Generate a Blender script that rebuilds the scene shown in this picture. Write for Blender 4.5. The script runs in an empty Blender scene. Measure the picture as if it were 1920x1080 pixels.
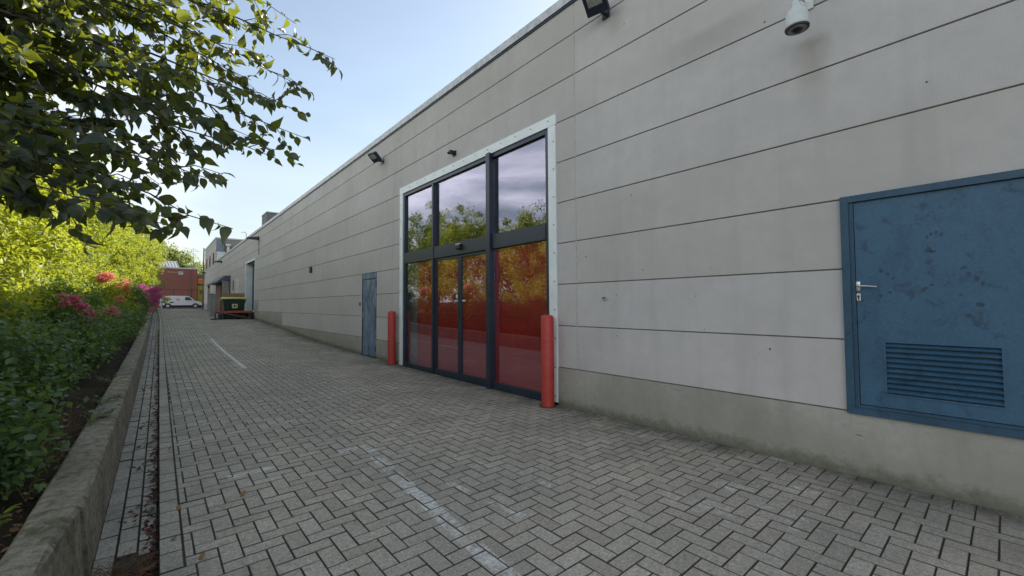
import bpy, math, random
import numpy as np
from mathutils import Vector, Matrix
R = math.radians
random.seed(7); rng = np.random.default_rng(7)
scene = bpy.context.scene
col = scene.collection

# ------------------------------------------------------------------ camera
cam_d = bpy.data.cameras.new('camera'); cam = bpy.data.objects.new('camera', cam_d); col.objects.link(cam)
YAW, PITCH, ROLL = 0.704297, 0.03895, -0.005406
fw = Vector((math.sin(YAW)*math.cos(PITCH), math.cos(YAW)*math.cos(PITCH), math.sin(PITCH)))
rt = Vector((math.cos(YAW), -math.sin(YAW), 0)); up = rt.cross(fw)
rt2 = rt*math.cos(ROLL)+up*math.sin(ROLL); up2 = -rt*math.sin(ROLL)+up*math.cos(ROLL)
cam.matrix_world = Matrix((rt2, up2, -fw)).transposed().to_4x4()
cam_d.sensor_width = 36; cam_d.lens = 14.7304; cam_d.clip_start = .05; cam_d.clip_end = 3000
scene.camera = cam

# ------------------------------------------------------------------ world, sun, exposure
SUN_EL, SUN_AZ = R(35.5), R(14)          # azimuth: from +X (behind the building) turned towards +Y
sdir = Vector((math.cos(SUN_EL)*math.cos(SUN_AZ), math.cos(SUN_EL)*math.sin(SUN_AZ), math.sin(SUN_EL)))
world = bpy.data.worlds.new('World'); scene.world = world; world.use_nodes = True
wn = world.node_tree; wn.nodes.clear()
def N(nt, typ, **kw):
    n = nt.nodes.new(typ)
    for k, v in kw.items():
        if k.startswith('i_'):
            key = k[2:]
            key = int(key) if key.isdigit() else key.replace('_', ' ')
            n.inputs[key].default_value = v
        else: setattr(n, k, v)
    return n
sky = N(wn, 'ShaderNodeTexSky', sky_type='NISHITA', sun_disc=False, sun_elevation=SUN_EL,
        sun_rotation=math.atan2(sdir.x, sdir.y), air_density=1.0, dust_density=.5, ozone_density=1.5)
tc = N(wn, 'ShaderNodeTexCoord')
mp = N(wn, 'ShaderNodeMapping'); mp.inputs['Scale'].default_value = (1.3, 1.3, 6.0)
mp.inputs['Location'].default_value = (.3, 1.7, .4)
nz = N(wn, 'ShaderNodeTexNoise', i_Scale=1.7, i_Detail=7.0, i_Roughness=.52, i_Distortion=.25)
cr = N(wn, 'ShaderNodeValToRGB'); cr.color_ramp.elements[0].position = .40; cr.color_ramp.elements[1].position = .66
mulc = N(wn, 'ShaderNodeMath', operation='MULTIPLY', i_1=.8)
mixc = N(wn, 'ShaderNodeMix', data_type='RGBA'); mixc.inputs['B'].default_value = (15, 14.4, 14.6, 1)
bg = N(wn, 'ShaderNodeBackground', i_Strength=.122); wo = N(wn, 'ShaderNodeOutputWorld')
L = wn.links.new
L(tc.outputs['Generated'], mp.inputs['Vector']); L(mp.outputs[0], nz.inputs['Vector']); L(nz.outputs['Fac'], cr.inputs[0])
sx = N(wn, 'ShaderNodeSeparateXYZ'); L(tc.outputs['Generated'], sx.inputs[0])
side = N(wn, 'ShaderNodeMapRange'); L(sx.outputs[0], side.inputs[0]); side.inputs[1].default_value = .1; side.inputs[2].default_value = -.5; side.inputs[3].default_value = .03; side.inputs[4].default_value = 1.
low = N(wn, 'ShaderNodeMapRange'); L(sx.outputs[2], low.inputs[0]); low.inputs[1].default_value = .62; low.inputs[2].default_value = .34; low.inputs[3].default_value = .2; low.inputs[4].default_value = 1.
m1 = N(wn, 'ShaderNodeMath', operation='MULTIPLY'); L(side.outputs[0], m1.inputs[0]); L(low.outputs[0], m1.inputs[1])
m2 = N(wn, 'ShaderNodeMath', operation='MULTIPLY'); L(cr.outputs[0], m2.inputs[0]); L(m1.outputs[0], m2.inputs[1])
L(m2.outputs[0], mulc.inputs[0]); L(mulc.outputs[0], mixc.inputs['Factor'])
hs = N(wn, 'ShaderNodeHueSaturation', i_Saturation=.80); L(sky.outputs[0], hs.inputs['Color']); 
hz = N(wn, 'ShaderNodeMapRange'); L(sx.outputs[2], hz.inputs[0]); hz.inputs[1].default_value = .42; hz.inputs[2].default_value = .0; hz.inputs[3].default_value = 0.; hz.inputs[4].default_value = .8
hm_ = N(wn, 'ShaderNodeMix', data_type='RGBA'); hm_.inputs['B'].default_value = (3.1, 3.25, 3.3, 1); L(hz.outputs[0], hm_.inputs['Factor']); L(hs.outputs[0], hm_.inputs['A'])
tint = N(wn, 'ShaderNodeMix', data_type='RGBA', blend_type='MULTIPLY'); tint.inputs['Factor'].default_value = 1; tint.inputs['B'].default_value = (1.05, 1.04, .95, 1); L(hm_.outputs['Result'], tint.inputs['A']); L(tint.outputs['Result'], mixc.inputs['A'])
L(mixc.outputs['Result'], bg.inputs[0]); L(bg.outputs[0], wo.inputs[0])
sun_d = bpy.data.lights.new('sun', 'SUN'); sun = bpy.data.objects.new('sun', sun_d); col.objects.link(sun)
sun_d.energy = 5.0; sun_d.angle = R(.5); sun_d.color = (1, .93, .8)
sun.rotation_euler = (-sdir).to_track_quat('-Z', 'Y').to_euler()
vs = scene.view_settings; vs.view_transform = 'Standard'; vs.look = 'None'; vs.gamma = 1; vs.exposure = .86
scene.cycles.max_bounces = 7; scene.cycles.transparent_max_bounces = 12
scene.cycles.caustics_reflective = False; scene.cycles.caustics_refractive = False

# ------------------------------------------------------------------ object helpers
def tag(o, label=None, cat=None, group=None, kind=None):
    if label: o['label'] = label
    if cat: o['category'] = cat
    if group: o['group'] = group
    if kind: o['kind'] = kind
    return o
def empty(name, loc, label=None, cat=None, group=None, rz=0):
    o = bpy.data.objects.new(name, None); o.location = loc; o.rotation_euler = (0, 0, rz); o.empty_display_size = .2
    col.objects.link(o); return tag(o, label, cat, group)
def wmat(o):
    m = Matrix.Identity(4)
    while o is not None:
        m = Matrix.LocRotScale(o.location, o.rotation_euler, o.scale) @ m; o = o.parent
    return m
class MB:
    """collects verts / faces in world coordinates; build() links ONE mesh object"""
    def __init__(s): s.v = []; s.f = []; s.a = []; s.smooth = []
    def add(s, vs, fs, smooth=False):
        b = len(s.v); s.v += [tuple(v) for v in vs]; s.f += [tuple(i+b for i in f) for f in fs]; s.smooth += [smooth]*len(fs); return s
    def box(s, x0, x1, y0, y1, z0, z1, bev=0):
        if bev <= 0:
            s.add([(x0,y0,z0),(x1,y0,z0),(x1,y1,z0),(x0,y1,z0),(x0,y0,z1),(x1,y0,z1),(x1,y1,z1),(x0,y1,z1)],
                  [(0,3,2,1),(4,5,6,7),(0,1,5,4),(1,2,6,5),(2,3,7,6),(3,0,4,7)]); return s
        import bmesh
        bm = bmesh.new(); bmesh.ops.create_cube(bm, size=1)
        bmesh.ops.scale(bm, vec=(x1-x0, y1-y0, z1-z0), verts=bm.verts)
        bmesh.ops.translate(bm, vec=((x0+x1)/2, (y0+y1)/2, (z0+z1)/2), verts=bm.verts)
        bmesh.ops.bevel(bm, geom=bm.edges[:], offset=bev, segments=2, affect='EDGES', profile=.6)
        bm.verts.index_update()
        s.add([v.co for v in bm.verts], [[v.index for v in f.verts] for f in bm.faces]); bm.free(); return s
    def tube(s, pts, rad, n=8, cap=True):
        pts = [Vector(p) for p in pts]; rad = rad if isinstance(rad, (list, tuple)) else [rad]*len(pts)
        vs = []; fs = []; ref = None
        for i, p in enumerate(pts):
            d = (pts[min(i+1, len(pts)-1)]-pts[max(i-1, 0)]).normalized()
            if ref is None: ref = Vector((0, 0, 1)) if abs(d.z) < .9 else Vector((1, 0, 0))
            a = d.cross(ref).normalized(); b = d.cross(a).normalized(); ref = a.cross(d)*-1 if False else ref
            for k in range(n):
                t = 2*math.pi*k/n; vs.append(p+(a*math.cos(t)+b*math.sin(t))*rad[i])
        for i in range(len(pts)-1):
            for k in range(n):
                k2 = (k+1) % n; fs.append((i*n+k, i*n+k2, (i+1)*n+k2, (i+1)*n+k))
        s.add(vs, fs, True)
        if cap:
            b = len(s.v)-len(vs)
            s.f += [tuple(b+k for k in range(n-1, -1, -1)), tuple(b+(len(pts)-1)*n+k for k in range(n))]; s.smooth += [False]*2
        return s
    def lathe(s, c, prof, n=24, M=None):
        """prof: list of (r, z); c: centre; M optional 3x3 rotation"""
        vs = []; fs = []; c = Vector(c)
        for r, z in prof:
            for k in range(n):
                t = 2*math.pi*k/n; v = Vector((r*math.cos(t), r*math.sin(t), z)); vs.append(c+(M @ v if M else v))
        for i in range(len(prof)-1):
            for k in range(n):
                k2 = (k+1) % n; fs.append((i*n+k, i*n+k2, (i+1)*n+k2, (i+1)*n+k))
        fs.append(tuple(range(n-1, -1, -1))); fs.append(tuple((len(prof)-1)*n+k for k in range(n)))
        return s.add(vs, fs, True)
    def xform(s, M, start=0):
        s.v[start:] = [tuple(M @ Vector(v)) for v in s.v[start:]]; return s
    def build(s, name, m, parent=None, local=False):
        me = bpy.data.meshes.new(name)
        vs = s.v
        if parent is not None and not local:
            inv = wmat(parent).inverted(); vs = [tuple(inv @ Vector(v)) for v in vs]
        me.from_pydata(vs, [], s.f); me.polygons.foreach_set('use_smooth', s.smooth)
        me.materials.append(m); me.validate(); me.update()
        if any(s.smooth):
            try: me.set_sharp_from_angle(angle=R(38))
            except Exception: pass
        o = bpy.data.objects.new(name, me); col.objects.link(o)
        if parent is not None: o.parent = parent
        return o
def box(name, m, parent, *a, bev=0): return MB().box(*a, bev=bev).build(name, m, parent)
def copy_tree(o, parent=None):
    c = o.copy(); col.objects.link(c)
    if parent is not None: c.parent = parent
    for ch in list(o.children): copy_tree(ch, c)
    return c

# ------------------------------------------------------------------ materials
class Mt:
    def __init__(s, name):
        s.m = bpy.data.materials.new(name); s.m.use_nodes = True; s.nt = s.m.node_tree
        s.p = s.nt.nodes['Principled BSDF']; s.out = s.nt.nodes['Material Output']; s.co = N(s.nt, 'ShaderNodeTexCoord').outputs['Object']
    def l(s, a, b): s.nt.links.new(a, b)
    def noise(s, scale, det=4, rough=.55, vec=None, stretch=None, dist=0):
        v = vec or s.co
        if stretch:
            m = N(s.nt, 'ShaderNodeMapping'); m.inputs['Scale'].default_value = stretch; s.l(v, m.inputs[0]); v = m.outputs[0]
        n = N(s.nt, 'ShaderNodeTexNoise', i_Scale=scale, i_Detail=det, i_Roughness=rough, i_Distortion=dist); s.l(v, n.inputs['Vector']); return n.outputs['Fac']
    def voro(s, scale, out='Distance', stretch=None):
        v = s.co
        if stretch:
            m = N(s.nt, 'ShaderNodeMapping'); m.inputs['Scale'].default_value = stretch; s.l(v, m.inputs[0]); v = m.outputs[0]
        n = N(s.nt, 'ShaderNodeTexVoronoi', i_Scale=scale); s.l(v, n.inputs['Vector']); return n.outputs[out]
    def math(s, op, a, b=0., c=None):
        n = N(s.nt, 'ShaderNodeMath', operation=op)
        for i, x in enumerate((a, b) if c is None else (a, b, c)):
            if hasattr(x, 'links') or hasattr(x, 'is_linked'): s.l(x, n.inputs[i])
            else: n.inputs[i].default_value = x
        return n.outputs[0]
    def ramp(s, fac, lo, hi, a=0., b=1.):
        n = N(s.nt, 'ShaderNodeMapRange'); n.clamp = True
        s.l(fac, n.inputs[0]); n.inputs[1].default_value = lo; n.inputs[2].default_value = hi; n.inputs[3].default_value = a; n.inputs[4].default_value = b
        return n.outputs[0]
    def mix(s, fac, a, b, mode='MIX'):
        n = N(s.nt, 'ShaderNodeMix', data_type='RGBA', blend_type=mode)
        for key, x in (('Factor', fac), ('A', a), ('B', b)):
            i = [q for q in n.inputs if q.name == key and (q.type == ('VALUE' if key == 'Factor' else 'RGBA'))][0]
            if hasattr(x, 'is_linked'): s.l(x, i)
            else: i.default_value = (*x, 1) if isinstance(x, tuple) else x
        return [q for q in n.outputs if q.type == 'RGBA'][0]
    def attr(s, name): return N(s.nt, 'ShaderNodeAttribute', attribute_name=name).outputs['Fac']
    def sep(s):
        n = N(s.nt, 'ShaderNodeSeparateXYZ'); s.l(s.co, n.inputs[0]); return n.outputs
    def bump(s, h, strength=.3, dist=.01):
        n = N(s.nt, 'ShaderNodeBump', i_Strength=strength, i_Distance=dist); s.l(h, n.inputs['Height']); s.l(n.outputs[0], s.p.inputs['Normal']); return n
    def col(s, x):
        if hasattr(x, 'is_linked'): s.l(x, s.p.inputs['Base Color'])
        else: s.p.inputs['Base Color'].default_value = (*x, 1)
        return s
    def set(s, rough=.6, metal=0., spec=.5):
        s.p.inputs['Roughness'].default_value = rough; s.p.inputs['Metallic'].default_value = metal; s.p.inputs['Specular IOR Level'].default_value = spec; return s.m

def simple(name, c, rough=.6, metal=0., var=.25, scale=9, bump=0.):
    t = Mt(name); n = t.noise(scale, 5)
    k = tuple(x*(1-var) for x in c); h = tuple(min(1, x*(1+var)) for x in c)
    t.col(t.mix(t.ramp(n, .3, .7), k, h))
    if bump: t.bump(t.noise(scale*12, 3), bump, .004)
    return t.set(rough, metal)

M = {}
# precast wall panels (object origin = building empty; coordinates along the wall = y, height = z)
def concrete_panel():
    t = Mt('precast_panel'); x, y, z = t.sep()
    a = t.noise(.55, 5, .6, stretch=(1, 1, 1.6)); b = t.noise(6, 6, .65); c = t.noise(90, 3, .6)
    streak = t.noise(2.4, 5, .6, stretch=(1, 1.5, .13))
    base = t.mix(t.ramp(a, .35, .68), (.45, .427, .398), (.53, .507, .478))
    base = t.mix(t.ramp(b, .35, .75, 0, .55), base, (.40, .385, .36))
    base = t.mix(t.ramp(streak, .52, .72, 0, .22), base, (.28, .27, .24))
    # cooler, paler panels low on the wall, per-panel tone
    base = t.mix(t.ramp(t.attr('v'), 0, 1, 0, 1), base, t.mix(1.0, base, (1.08, 1.10, 1.14), 'MULTIPLY'))
    base = t.mix(t.ramp(c, .3, .7, 0, .22), base, (.25, .245, .24))
    # pits, holes and small chips
    pit = t.ramp(t.voro(5.5, stretch=(1, 1, 1)), .045, .065, 1, 0)
    pm = t.ramp(t.noise(1.1, 2), .52, .57); pit = t.math('MULTIPLY', pit, pm)
    base = t.mix(pit, base, (.10, .095, .09))
    scr = t.ramp(t.noise(26, 4, .6, stretch=(1, .6, 2.2), dist=1.5), .72, .75)
    scr = t.math('MULTIPLY', scr, t.ramp(t.noise(.8, 3), .5, .62))
    base = t.mix(t.math('MULTIPLY', scr, .8), base, (.55, .55, .55))
    scr2 = t.ramp(t.noise(19, 4, .6, stretch=(1, .8, 2.6), dist=2.0), .735, .76)
    base = t.mix(t.math('MULTIPLY', scr2, .6), base, (.17, .165, .16))
    def stain(y0, z0, w, hgt, colr, amt):
        nonlocal base
        dy = t.math('ABSOLUTE', t.math('SUBTRACT', t.math('ADD', y, t.math('MULTIPLY', t.math('SUBTRACT', t.noise(7, 3), .5), w*.8)), y0)); below = t.math('SUBTRACT', z0+1.45, z)
        m = t.math('MULTIPLY', t.ramp(dy, w, w*.2), t.math('MULTIPLY', t.ramp(below, -.03, .05), t.ramp(below, hgt, hgt*.25)))
        base = t.mix(t.math('MULTIPLY', m, amt), base, colr)
    stain(1.08, 2.42, .17, .75, (.19, .16, .11), .38); stain(3.2, 3.85, .2, .5, (.20, .17, .13), .3); stain(10.4, 3.8, .3, .6, (.2, .18, .15), .3); stain(2.0, 3.0, .7, .5, (.24, .23, .21), .35); stain(11.45, .9, .5, .9, (.3, .28, .25), .0)
    t.col(base)
    h = t.math('SUBTRACT', t.math('ADD', t.math('MULTIPLY', c, .25), t.math('MULTIPLY', b, .3)), pit)
    t.bump(h, .35, .006)
    return t.set(.82)
M['panel'] = concrete_panel()
def plinth_mat():
    t = Mt('plinth_concrete'); x, y, z = t.sep(); a = t.noise(1.3, 6, .6); b = t.noise(14, 5, .6); st = t.noise(3, 5, .65, stretch=(1, 1.2, .25))
    base = t.mix(t.ramp(a, .35, .65), (.30, .285, .245), (.40, .385, .34))
    base = t.mix(t.ramp(st, .5, .7, 0, .5), base, (.25, .26, .20))
    # splash dirt and algae at the foot: real grime of the wall, follows local height attribute
    hh = t.math('SUBTRACT', t.attr('v'), t.math('MULTIPLY', t.noise(9, 6, .8), .30))
    base = t.mix(t.ramp(hh, -.13, -.02, .95, 0), base, (.028, .032, .022))
    base = t.mix(t.ramp(hh, -.12, .34, .5, 0), base, (.23, .24, .16))
    base = t.mix(t.ramp(b, .42, .72, 0, .35), base, (.24, .24, .22))
    sc = t.ramp(t.noise(7, 3, .5, stretch=(1, .45, 5), dist=1.2), .715, .73)
    base = t.mix(t.math('MULTIPLY', sc, .7), base, (.09, .09, .08))
    t.col(base); t.bump(t.math('ADD', b, t.noise(70, 3)), .35, .006); return t.set(.9)
M['plinth'] = plinth_mat()
M['joint'] = simple('joint_seal', (.19, .168, .135), .8)
M['sealant'] = simple('white_sealant', (.42, .42, .40), .7, var=.35, scale=20)
M['coping'] = simple('coping_metal', (.50, .51, .52), .5, .0)
M['roof'] = simple('roof_felt', (.10, .10, .10), .9)
M['inner'] = simple('dark_interior', (.045, .045, .05), .9)
M['greyinner'] = simple('grey_interior_wall', (.30, .31, .30), .8)

def paver_mat():
    t = Mt('block_pavers'); x, y, z = t.sep(); v = t.attr('v')
    big = t.noise(.8, 4, .6); fine = t.noise(260, 2, .5); mid = t.noise(26, 5, .7)
    base = t.mix(v, (.62, .52, .38), (.88, .765, .59))
    base = t.mix(t.ramp(big, .35, .68, 0, .5), base, (.30, .295, .25))
    base = t.mix(t.ramp(mid, .40, .70, 0, .4), base, (.24, .228, .205))
    base = t.mix(t.ramp(t.noise(85, 3, .7), .46, .62, 0, .45), base, (.14, .13, .122))
    base = t.mix(t.ramp(t.noise(110, 3, .6), .56, .68, 0, .55), base, (.60, .58, .54))
    base = t.mix(t.ramp(fine, .36, .64, 0, .3), base, (.09, .086, .08))
    base = t.mix(t.ramp(t.noise(330, 2, .5), .57, .70, 0, .85), base, (.66, .64, .60))
    # darker algae band in front of the building and along the channel
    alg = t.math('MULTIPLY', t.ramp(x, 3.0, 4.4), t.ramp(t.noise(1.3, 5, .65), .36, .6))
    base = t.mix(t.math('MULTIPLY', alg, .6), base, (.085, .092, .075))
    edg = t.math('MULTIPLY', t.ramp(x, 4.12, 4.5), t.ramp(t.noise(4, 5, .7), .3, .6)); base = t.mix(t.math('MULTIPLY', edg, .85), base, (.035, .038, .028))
    alg2 = t.math('MULTIPLY', t.ramp(x, .9, .1), t.ramp(t.noise(2.1, 5, .65), .45, .62))
    base = t.mix(t.math('MULTIPLY', alg2, .4), base, (.15, .16, .11))
    # oil / gum spots
    vd = t.voro(1.9); sp = t.math('ADD', vd, t.math('MULTIPLY', t.noise(30, 3), .09))
    sp = t.math('MULTIPLY', t.ramp(sp, .100, .118, 1, 0), t.ramp(t.noise(.5, 2), .40, .44))
    base = t.mix(t.math('MULTIPLY', sp, .8), base, (.022, .022, .025))
    # worn white marking paint
    def strip(x0, x1, y0, y1, thr, sk=0.):
        xx = t.math('ADD', x, t.math('MULTIPLY', y, sk))
        a = t.math('COMPARE', xx, (x0+x1)/2, (x1-x0)/2); b = t.math('COMPARE', y, (y0+y1)/2, (y1-y0)/2)
        w = t.math('ADD', t.math('MULTIPLY', t.noise(34, 5, .75), .55), t.math('MULTIPLY', t.noise(3.3, 4, .6), .45))
        return t.math('MULTIPLY', t.math('MULTIPLY', a, b), t.ramp(w, thr-.05, thr+.07))
    tot = None
    for s_ in [(1.515, 1.625, 11.2, 19.0, .33, 0), (1.51, 1.625, 19.0, 46, .56, 0), (1.265, 1.38, 1.0, 4.30, .50, -.085), (.50, .86, 4.33, 4.41, .47, 0), (1.42, 1.70, 4.33, 4.41, .46, 0),
               (.12, 1.6, 9.3, 9.42, .53, 0), (.2, 2.0, 11.15, 11.27, .555, 0), (.3, 1.5, 18.9, 19.03, .53, 0), (.3, 1.5, 27, 27.15, .5, 0), (2.2, 2.26, 2.2, 3.3, .545, .12), (2.85, 3.9, .9, 1.75, .585, 0), (2.9, 2.98, 2.2, 3.6, .56, .2)]:
        k = strip(*s_); tot = k if tot is None else t.math('MAXIMUM', tot, k)
    base = t.mix(t.math('MULTIPLY', tot, .82), base, (.88, .87, .81))
    base = t.mix(t.ramp(t.noise(48, 4, .8), .42, .60, 0, .38), base, (.15, .13, .105))
    base = t.mix(t.ramp(t.noise(70, 3, .8), .58, .70, 0, .6), base, (.72, .69, .63))
    dirt = t.mix(t.ramp(t.noise(1.7, 4, .6), .5, .65), (.11, .098, .08), (.085, .10, .05))
    base = t.mix(t.ramp(v, -.5, -.4, 1, 0), base, dirt)
    t.col(base); t.bump(t.math('ADD', t.math('MULTIPLY', fine, .5), t.math('MULTIPLY', mid, .5)), .7, .005); return t.set(.92, spec=.18)
M['paver'] = paver_mat()
def bed_mat():
    t = Mt('joint_sand'); n = t.noise(1.6, 5, .6); m = t.noise(60, 3)
    c = t.mix(t.ramp(n, .52, .66), (.085, .075, .06), (.06, .08, .03)); c = t.mix(t.ramp(m, .4, .6, 0, .5), c, (.02, .018, .015)); t.col(c); return t.set(.95, spec=.2)
M['bed'] = bed_mat()
def soil_mat():
    t = Mt('soil'); n = t.noise(5, 6, .7); m = t.noise(45, 4, .7)
    c = t.mix(t.ramp(n, .35, .65), (.030, .023, .016), (.065, .048, .030)); c = t.mix(t.ramp(m, .5, .72, 0, .7), c, (.10, .075, .045)); t.col(c); t.bump(t.math('ADD', n, m), .8, .03); return t.set(.95, spec=.2)
M['soil'] = soil_mat()
def retwall_mat():
    t = Mt('mossy_concrete'); a = t.noise(2.2, 6, .65); b = t.noise(18, 6, .7); c = t.noise(120, 3, .6)
    base = t.mix(t.ramp(a, .35, .65), (.31, .27, .195), (.46, .41, .31))
    base = t.mix(t.ramp(b, .45, .62, 0, .7), base, (.13, .12, .08))
    base = t.mix(t.ramp(t.noise(4, 6, .7), .50, .66, 0, .7), base, (.085, .09, .04))
    lich = t.ramp(t.noise(17, 5, .75, stretch=(1, .6, 1)), .58, .63)
    base = t.mix(t.math('MULTIPLY', lich, .75), base, (.36, .345, .29))
    base = t.mix(t.ramp(c, .4, .7, 0, .4), base, (.05, .048, .04)); t.col(base)
    t.bump(t.math('ADD', b, t.math('MULTIPLY', c, .5)), .9, .012); return t.set(.93, spec=.25)
M['retwall'] = retwall_mat()
M['litter'] = simple('leaf_litter', (.10, .030, .022), .8, var=.7, scale=30)
M['dryleaf'] = simple('dry_leaf', (.24, .13, .05), .7, var=.4, scale=30)
M['drystem'] = simple('dry_stem', (.20, .11, .05), .8, var=.5, scale=12)
M['asphalt'] = simple('asphalt', (.055, .055, .055), .9, var=.2, scale=4, bump=.3)
M['groundfar'] = simple('rough_grass_ground', (.055, .075, .025), .95, var=.35, scale=1.5)

def bluedoor_mat(name, c1, c2, worn):
    t = Mt(name); x, y, z = t.sep(); a = t.noise(1.6, 5, .6); b = t.noise(7, 6, .7, dist=.5); c = t.noise(55, 4, .6)
    base = t.mix(t.ramp(a, .3, .7), c1, c2)
    base = t.mix(t.ramp(b, .55, .67, 0, .65), base, tuple(q*.32 for q in c1))
    base = t.mix(t.ramp(t.noise(3.2, 6, .75, stretch=(1, 1, .5)), .50, .72, 0, .5), base, tuple(q*.45 for q in c1))
    base = t.mix(t.ramp(c, .45, .75, 0, .25), base, tuple(min(1, q*1.7) for q in c2))
    if worn:
        w = t.ramp(t.noise(5, 7, .75, stretch=(1, 1, .35)), .47, .62, 0, .75); base = t.mix(w, base, (.25, .31, .37))
        w2 = t.ramp(t.noise(2.6, 6, .7, stretch=(1, 1, .4)), .52, .62, 0, .85); base = t.mix(w2, base, (.045, .06, .085))
    t.col(base); t.bump(t.noise(28, 4), .08, .005); return t.set(.5, spec=.4)
M['blue'] = bluedoor_mat('teal_blue_paint', (.030, .085, .148), (.046, .118, .19), False)
M['bluedark'] = simple('dark_blue_paint', (.017, .036, .07), .45, var=.3)
M['oldblue'] = bluedoor_mat('weathered_blue_paint', (.085, .145, .225), (.135, .205, .30), True)
M['anth'] = simple('anthracite_frame', (.028, .040, .060), .38, .2, var=.15, scale=3)
M['trim'] = simple('pale_sheet_trim', (.70, .76, .76), .45, .0, var=.08, scale=3)
M['black'] = simple('black_plastic', (.016, .016, .018), .45, var=.2)
M['navy'] = simple('dark_lamp_housing', (.028, .036, .062), .45, .3, var=.2)
M['white'] = simple('white_plastic', (.56, .60, .59), .4, var=.06)
M['steel'] = simple('brushed_steel', (.55, .55, .54), .32, .9, var=.1)
M['lens'] = simple('black_lens', (.01, .01, .014), .08)
M['diffuser'] = simple('lamp_glass', (.28, .28, .27), .25, var=.3, scale=40)
def bollard_mat():
    t = Mt('red_bollard_paint'); a = t.noise(3, 5); b = t.noise(22, 6, .75); g = t.noise(2.3, 3)
    base = t.mix(t.ramp(a, .3, .7), (.38, .034, .026), (.48, .05, .036))
    chip = t.math('MULTIPLY', t.ramp(b, .60, .62), t.ramp(t.noise(4, 3, .6), .50, .58)); base = t.mix(chip, base, (.27, .20, .18))
    base = t.mix(t.ramp(t.noise(8, 5, .7), .5, .75, 0, .4), base, (.16, .03, .025)); t.col(base); t.bump(b, .12, .004); return t.set(.5)
M['red'] = bollard_mat()
def redboard_mat():
    t = Mt('red_board'); t.col(t.mix(t.ramp(t.noise(1.2, 4), .35, .65), (.48, .034, .026), (.56, .042, .032))); return t.set(.5)
M['redboard'] = redboard_mat()
def glass_mat():
    t = Mt('coated_window_glass'); nt = t.nt; nt.nodes.remove(t.p)
    fr = N(nt, 'ShaderNodeLayerWeight', i_Blend=.5); gl = N(nt, 'ShaderNodeBsdfGlossy', i_Roughness=.012); gl.inputs['Color'].default_value = (.66, .68, .82, 1)
    tr = N(nt, 'ShaderNodeBsdfTransparent'); tr.inputs['Color'].default_value = (.96, .93, .94, 1); mx = N(nt, 'ShaderNodeMixShader')
    fac = t.math('ADD', t.math('MULTIPLY', t.math('POWER', fr.outputs['Facing'], 3.0), .6), .19); nt.links.new(fac, mx.inputs[0])
    b = N(nt, 'ShaderNodeBump', i_Strength=.02, i_Distance=.02); t.l(t.noise(1.4, 2), b.inputs['Height']); t.l(b.outputs[0], gl.inputs['Normal'])
    nt.links.new(tr.outputs[0], mx.inputs[1]); nt.links.new(gl.outputs[0], mx.inputs[2]); nt.links.new(mx.outputs[0], t.out.inputs[0]); return t.m
M['glass'] = glass_mat()
def leaf_mat(name, c1, c2, tr, trw=.45, rough=.5):
    t = Mt(name); v = t.attr('v'); nt = t.nt
    c = t.mix(v, c1, c2); t.col(c); t.p.inputs['Roughness'].default_value = rough; t.p.inputs['Specular IOR Level'].default_value = .45
    tl = N(nt, 'ShaderNodeBsdfTranslucent'); tc_ = t.mix(v, tr, tuple(min(1, q*1.35) for q in tr)); t.l(tc_, tl.inputs[0])
    mx = N(nt, 'ShaderNodeMixShader'); mx.inputs[0].default_value = trw; t.l(t.p.outputs[0], mx.inputs[1]); t.l(tl.outputs[0], mx.inputs[2]); t.l(mx.outputs[0], t.out.inputs[0])
    return t.m
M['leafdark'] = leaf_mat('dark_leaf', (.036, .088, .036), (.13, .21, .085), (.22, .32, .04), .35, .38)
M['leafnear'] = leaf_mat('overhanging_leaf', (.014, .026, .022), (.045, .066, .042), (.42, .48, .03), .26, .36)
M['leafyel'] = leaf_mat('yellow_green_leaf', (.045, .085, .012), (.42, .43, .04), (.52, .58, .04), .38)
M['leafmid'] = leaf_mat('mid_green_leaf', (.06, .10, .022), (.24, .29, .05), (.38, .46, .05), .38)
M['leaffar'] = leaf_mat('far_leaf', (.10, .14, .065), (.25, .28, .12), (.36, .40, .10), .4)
M['pink'] = leaf_mat('pink_petal', (.40, .06, .12), (.85, .34, .42), (.8, .25, .35), .4)
M['magenta'] = leaf_mat('magenta_petal', (.28, .02, .13), (.72, .18, .42), (.85, .15, .5), .4)
M['coral'] = leaf_mat('coral_petal', (.42, .10, .08), (.78, .34, .24), (.9, .35, .25), .4)
M['bark'] = simple('bark', (.060, .048, .038), .9, var=.4, scale=20, bump=.5)

# ------------------------------------------------------------------ ground profile
ZP = [(-80, -1.3), (-10, -1.42), (0, -1.445), (4, -1.475), (8, -1.46), (12, -1.405), (16, -1.335), (19, -1.205), (22, -1.05), (26, -.87), (30, -.765), (40, -.60), (50, -.50), (62, -.415), (85, -.36), (140, -.30), (2500, -.3)]
zy, zz = zip(*ZP)
def gz(y):
    return float(np.interp([y-1.2, y-.6, y, y+.6, y+1.2], zy, zz).mean())
D = 4.5105
def edge(y): return .03+.0045*max(y, 0)*min(1, 1) if y < 30 else .165   # lane's left edge
def rw(y): return edge(y)-.30                                          # face of the retaining wall

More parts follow.
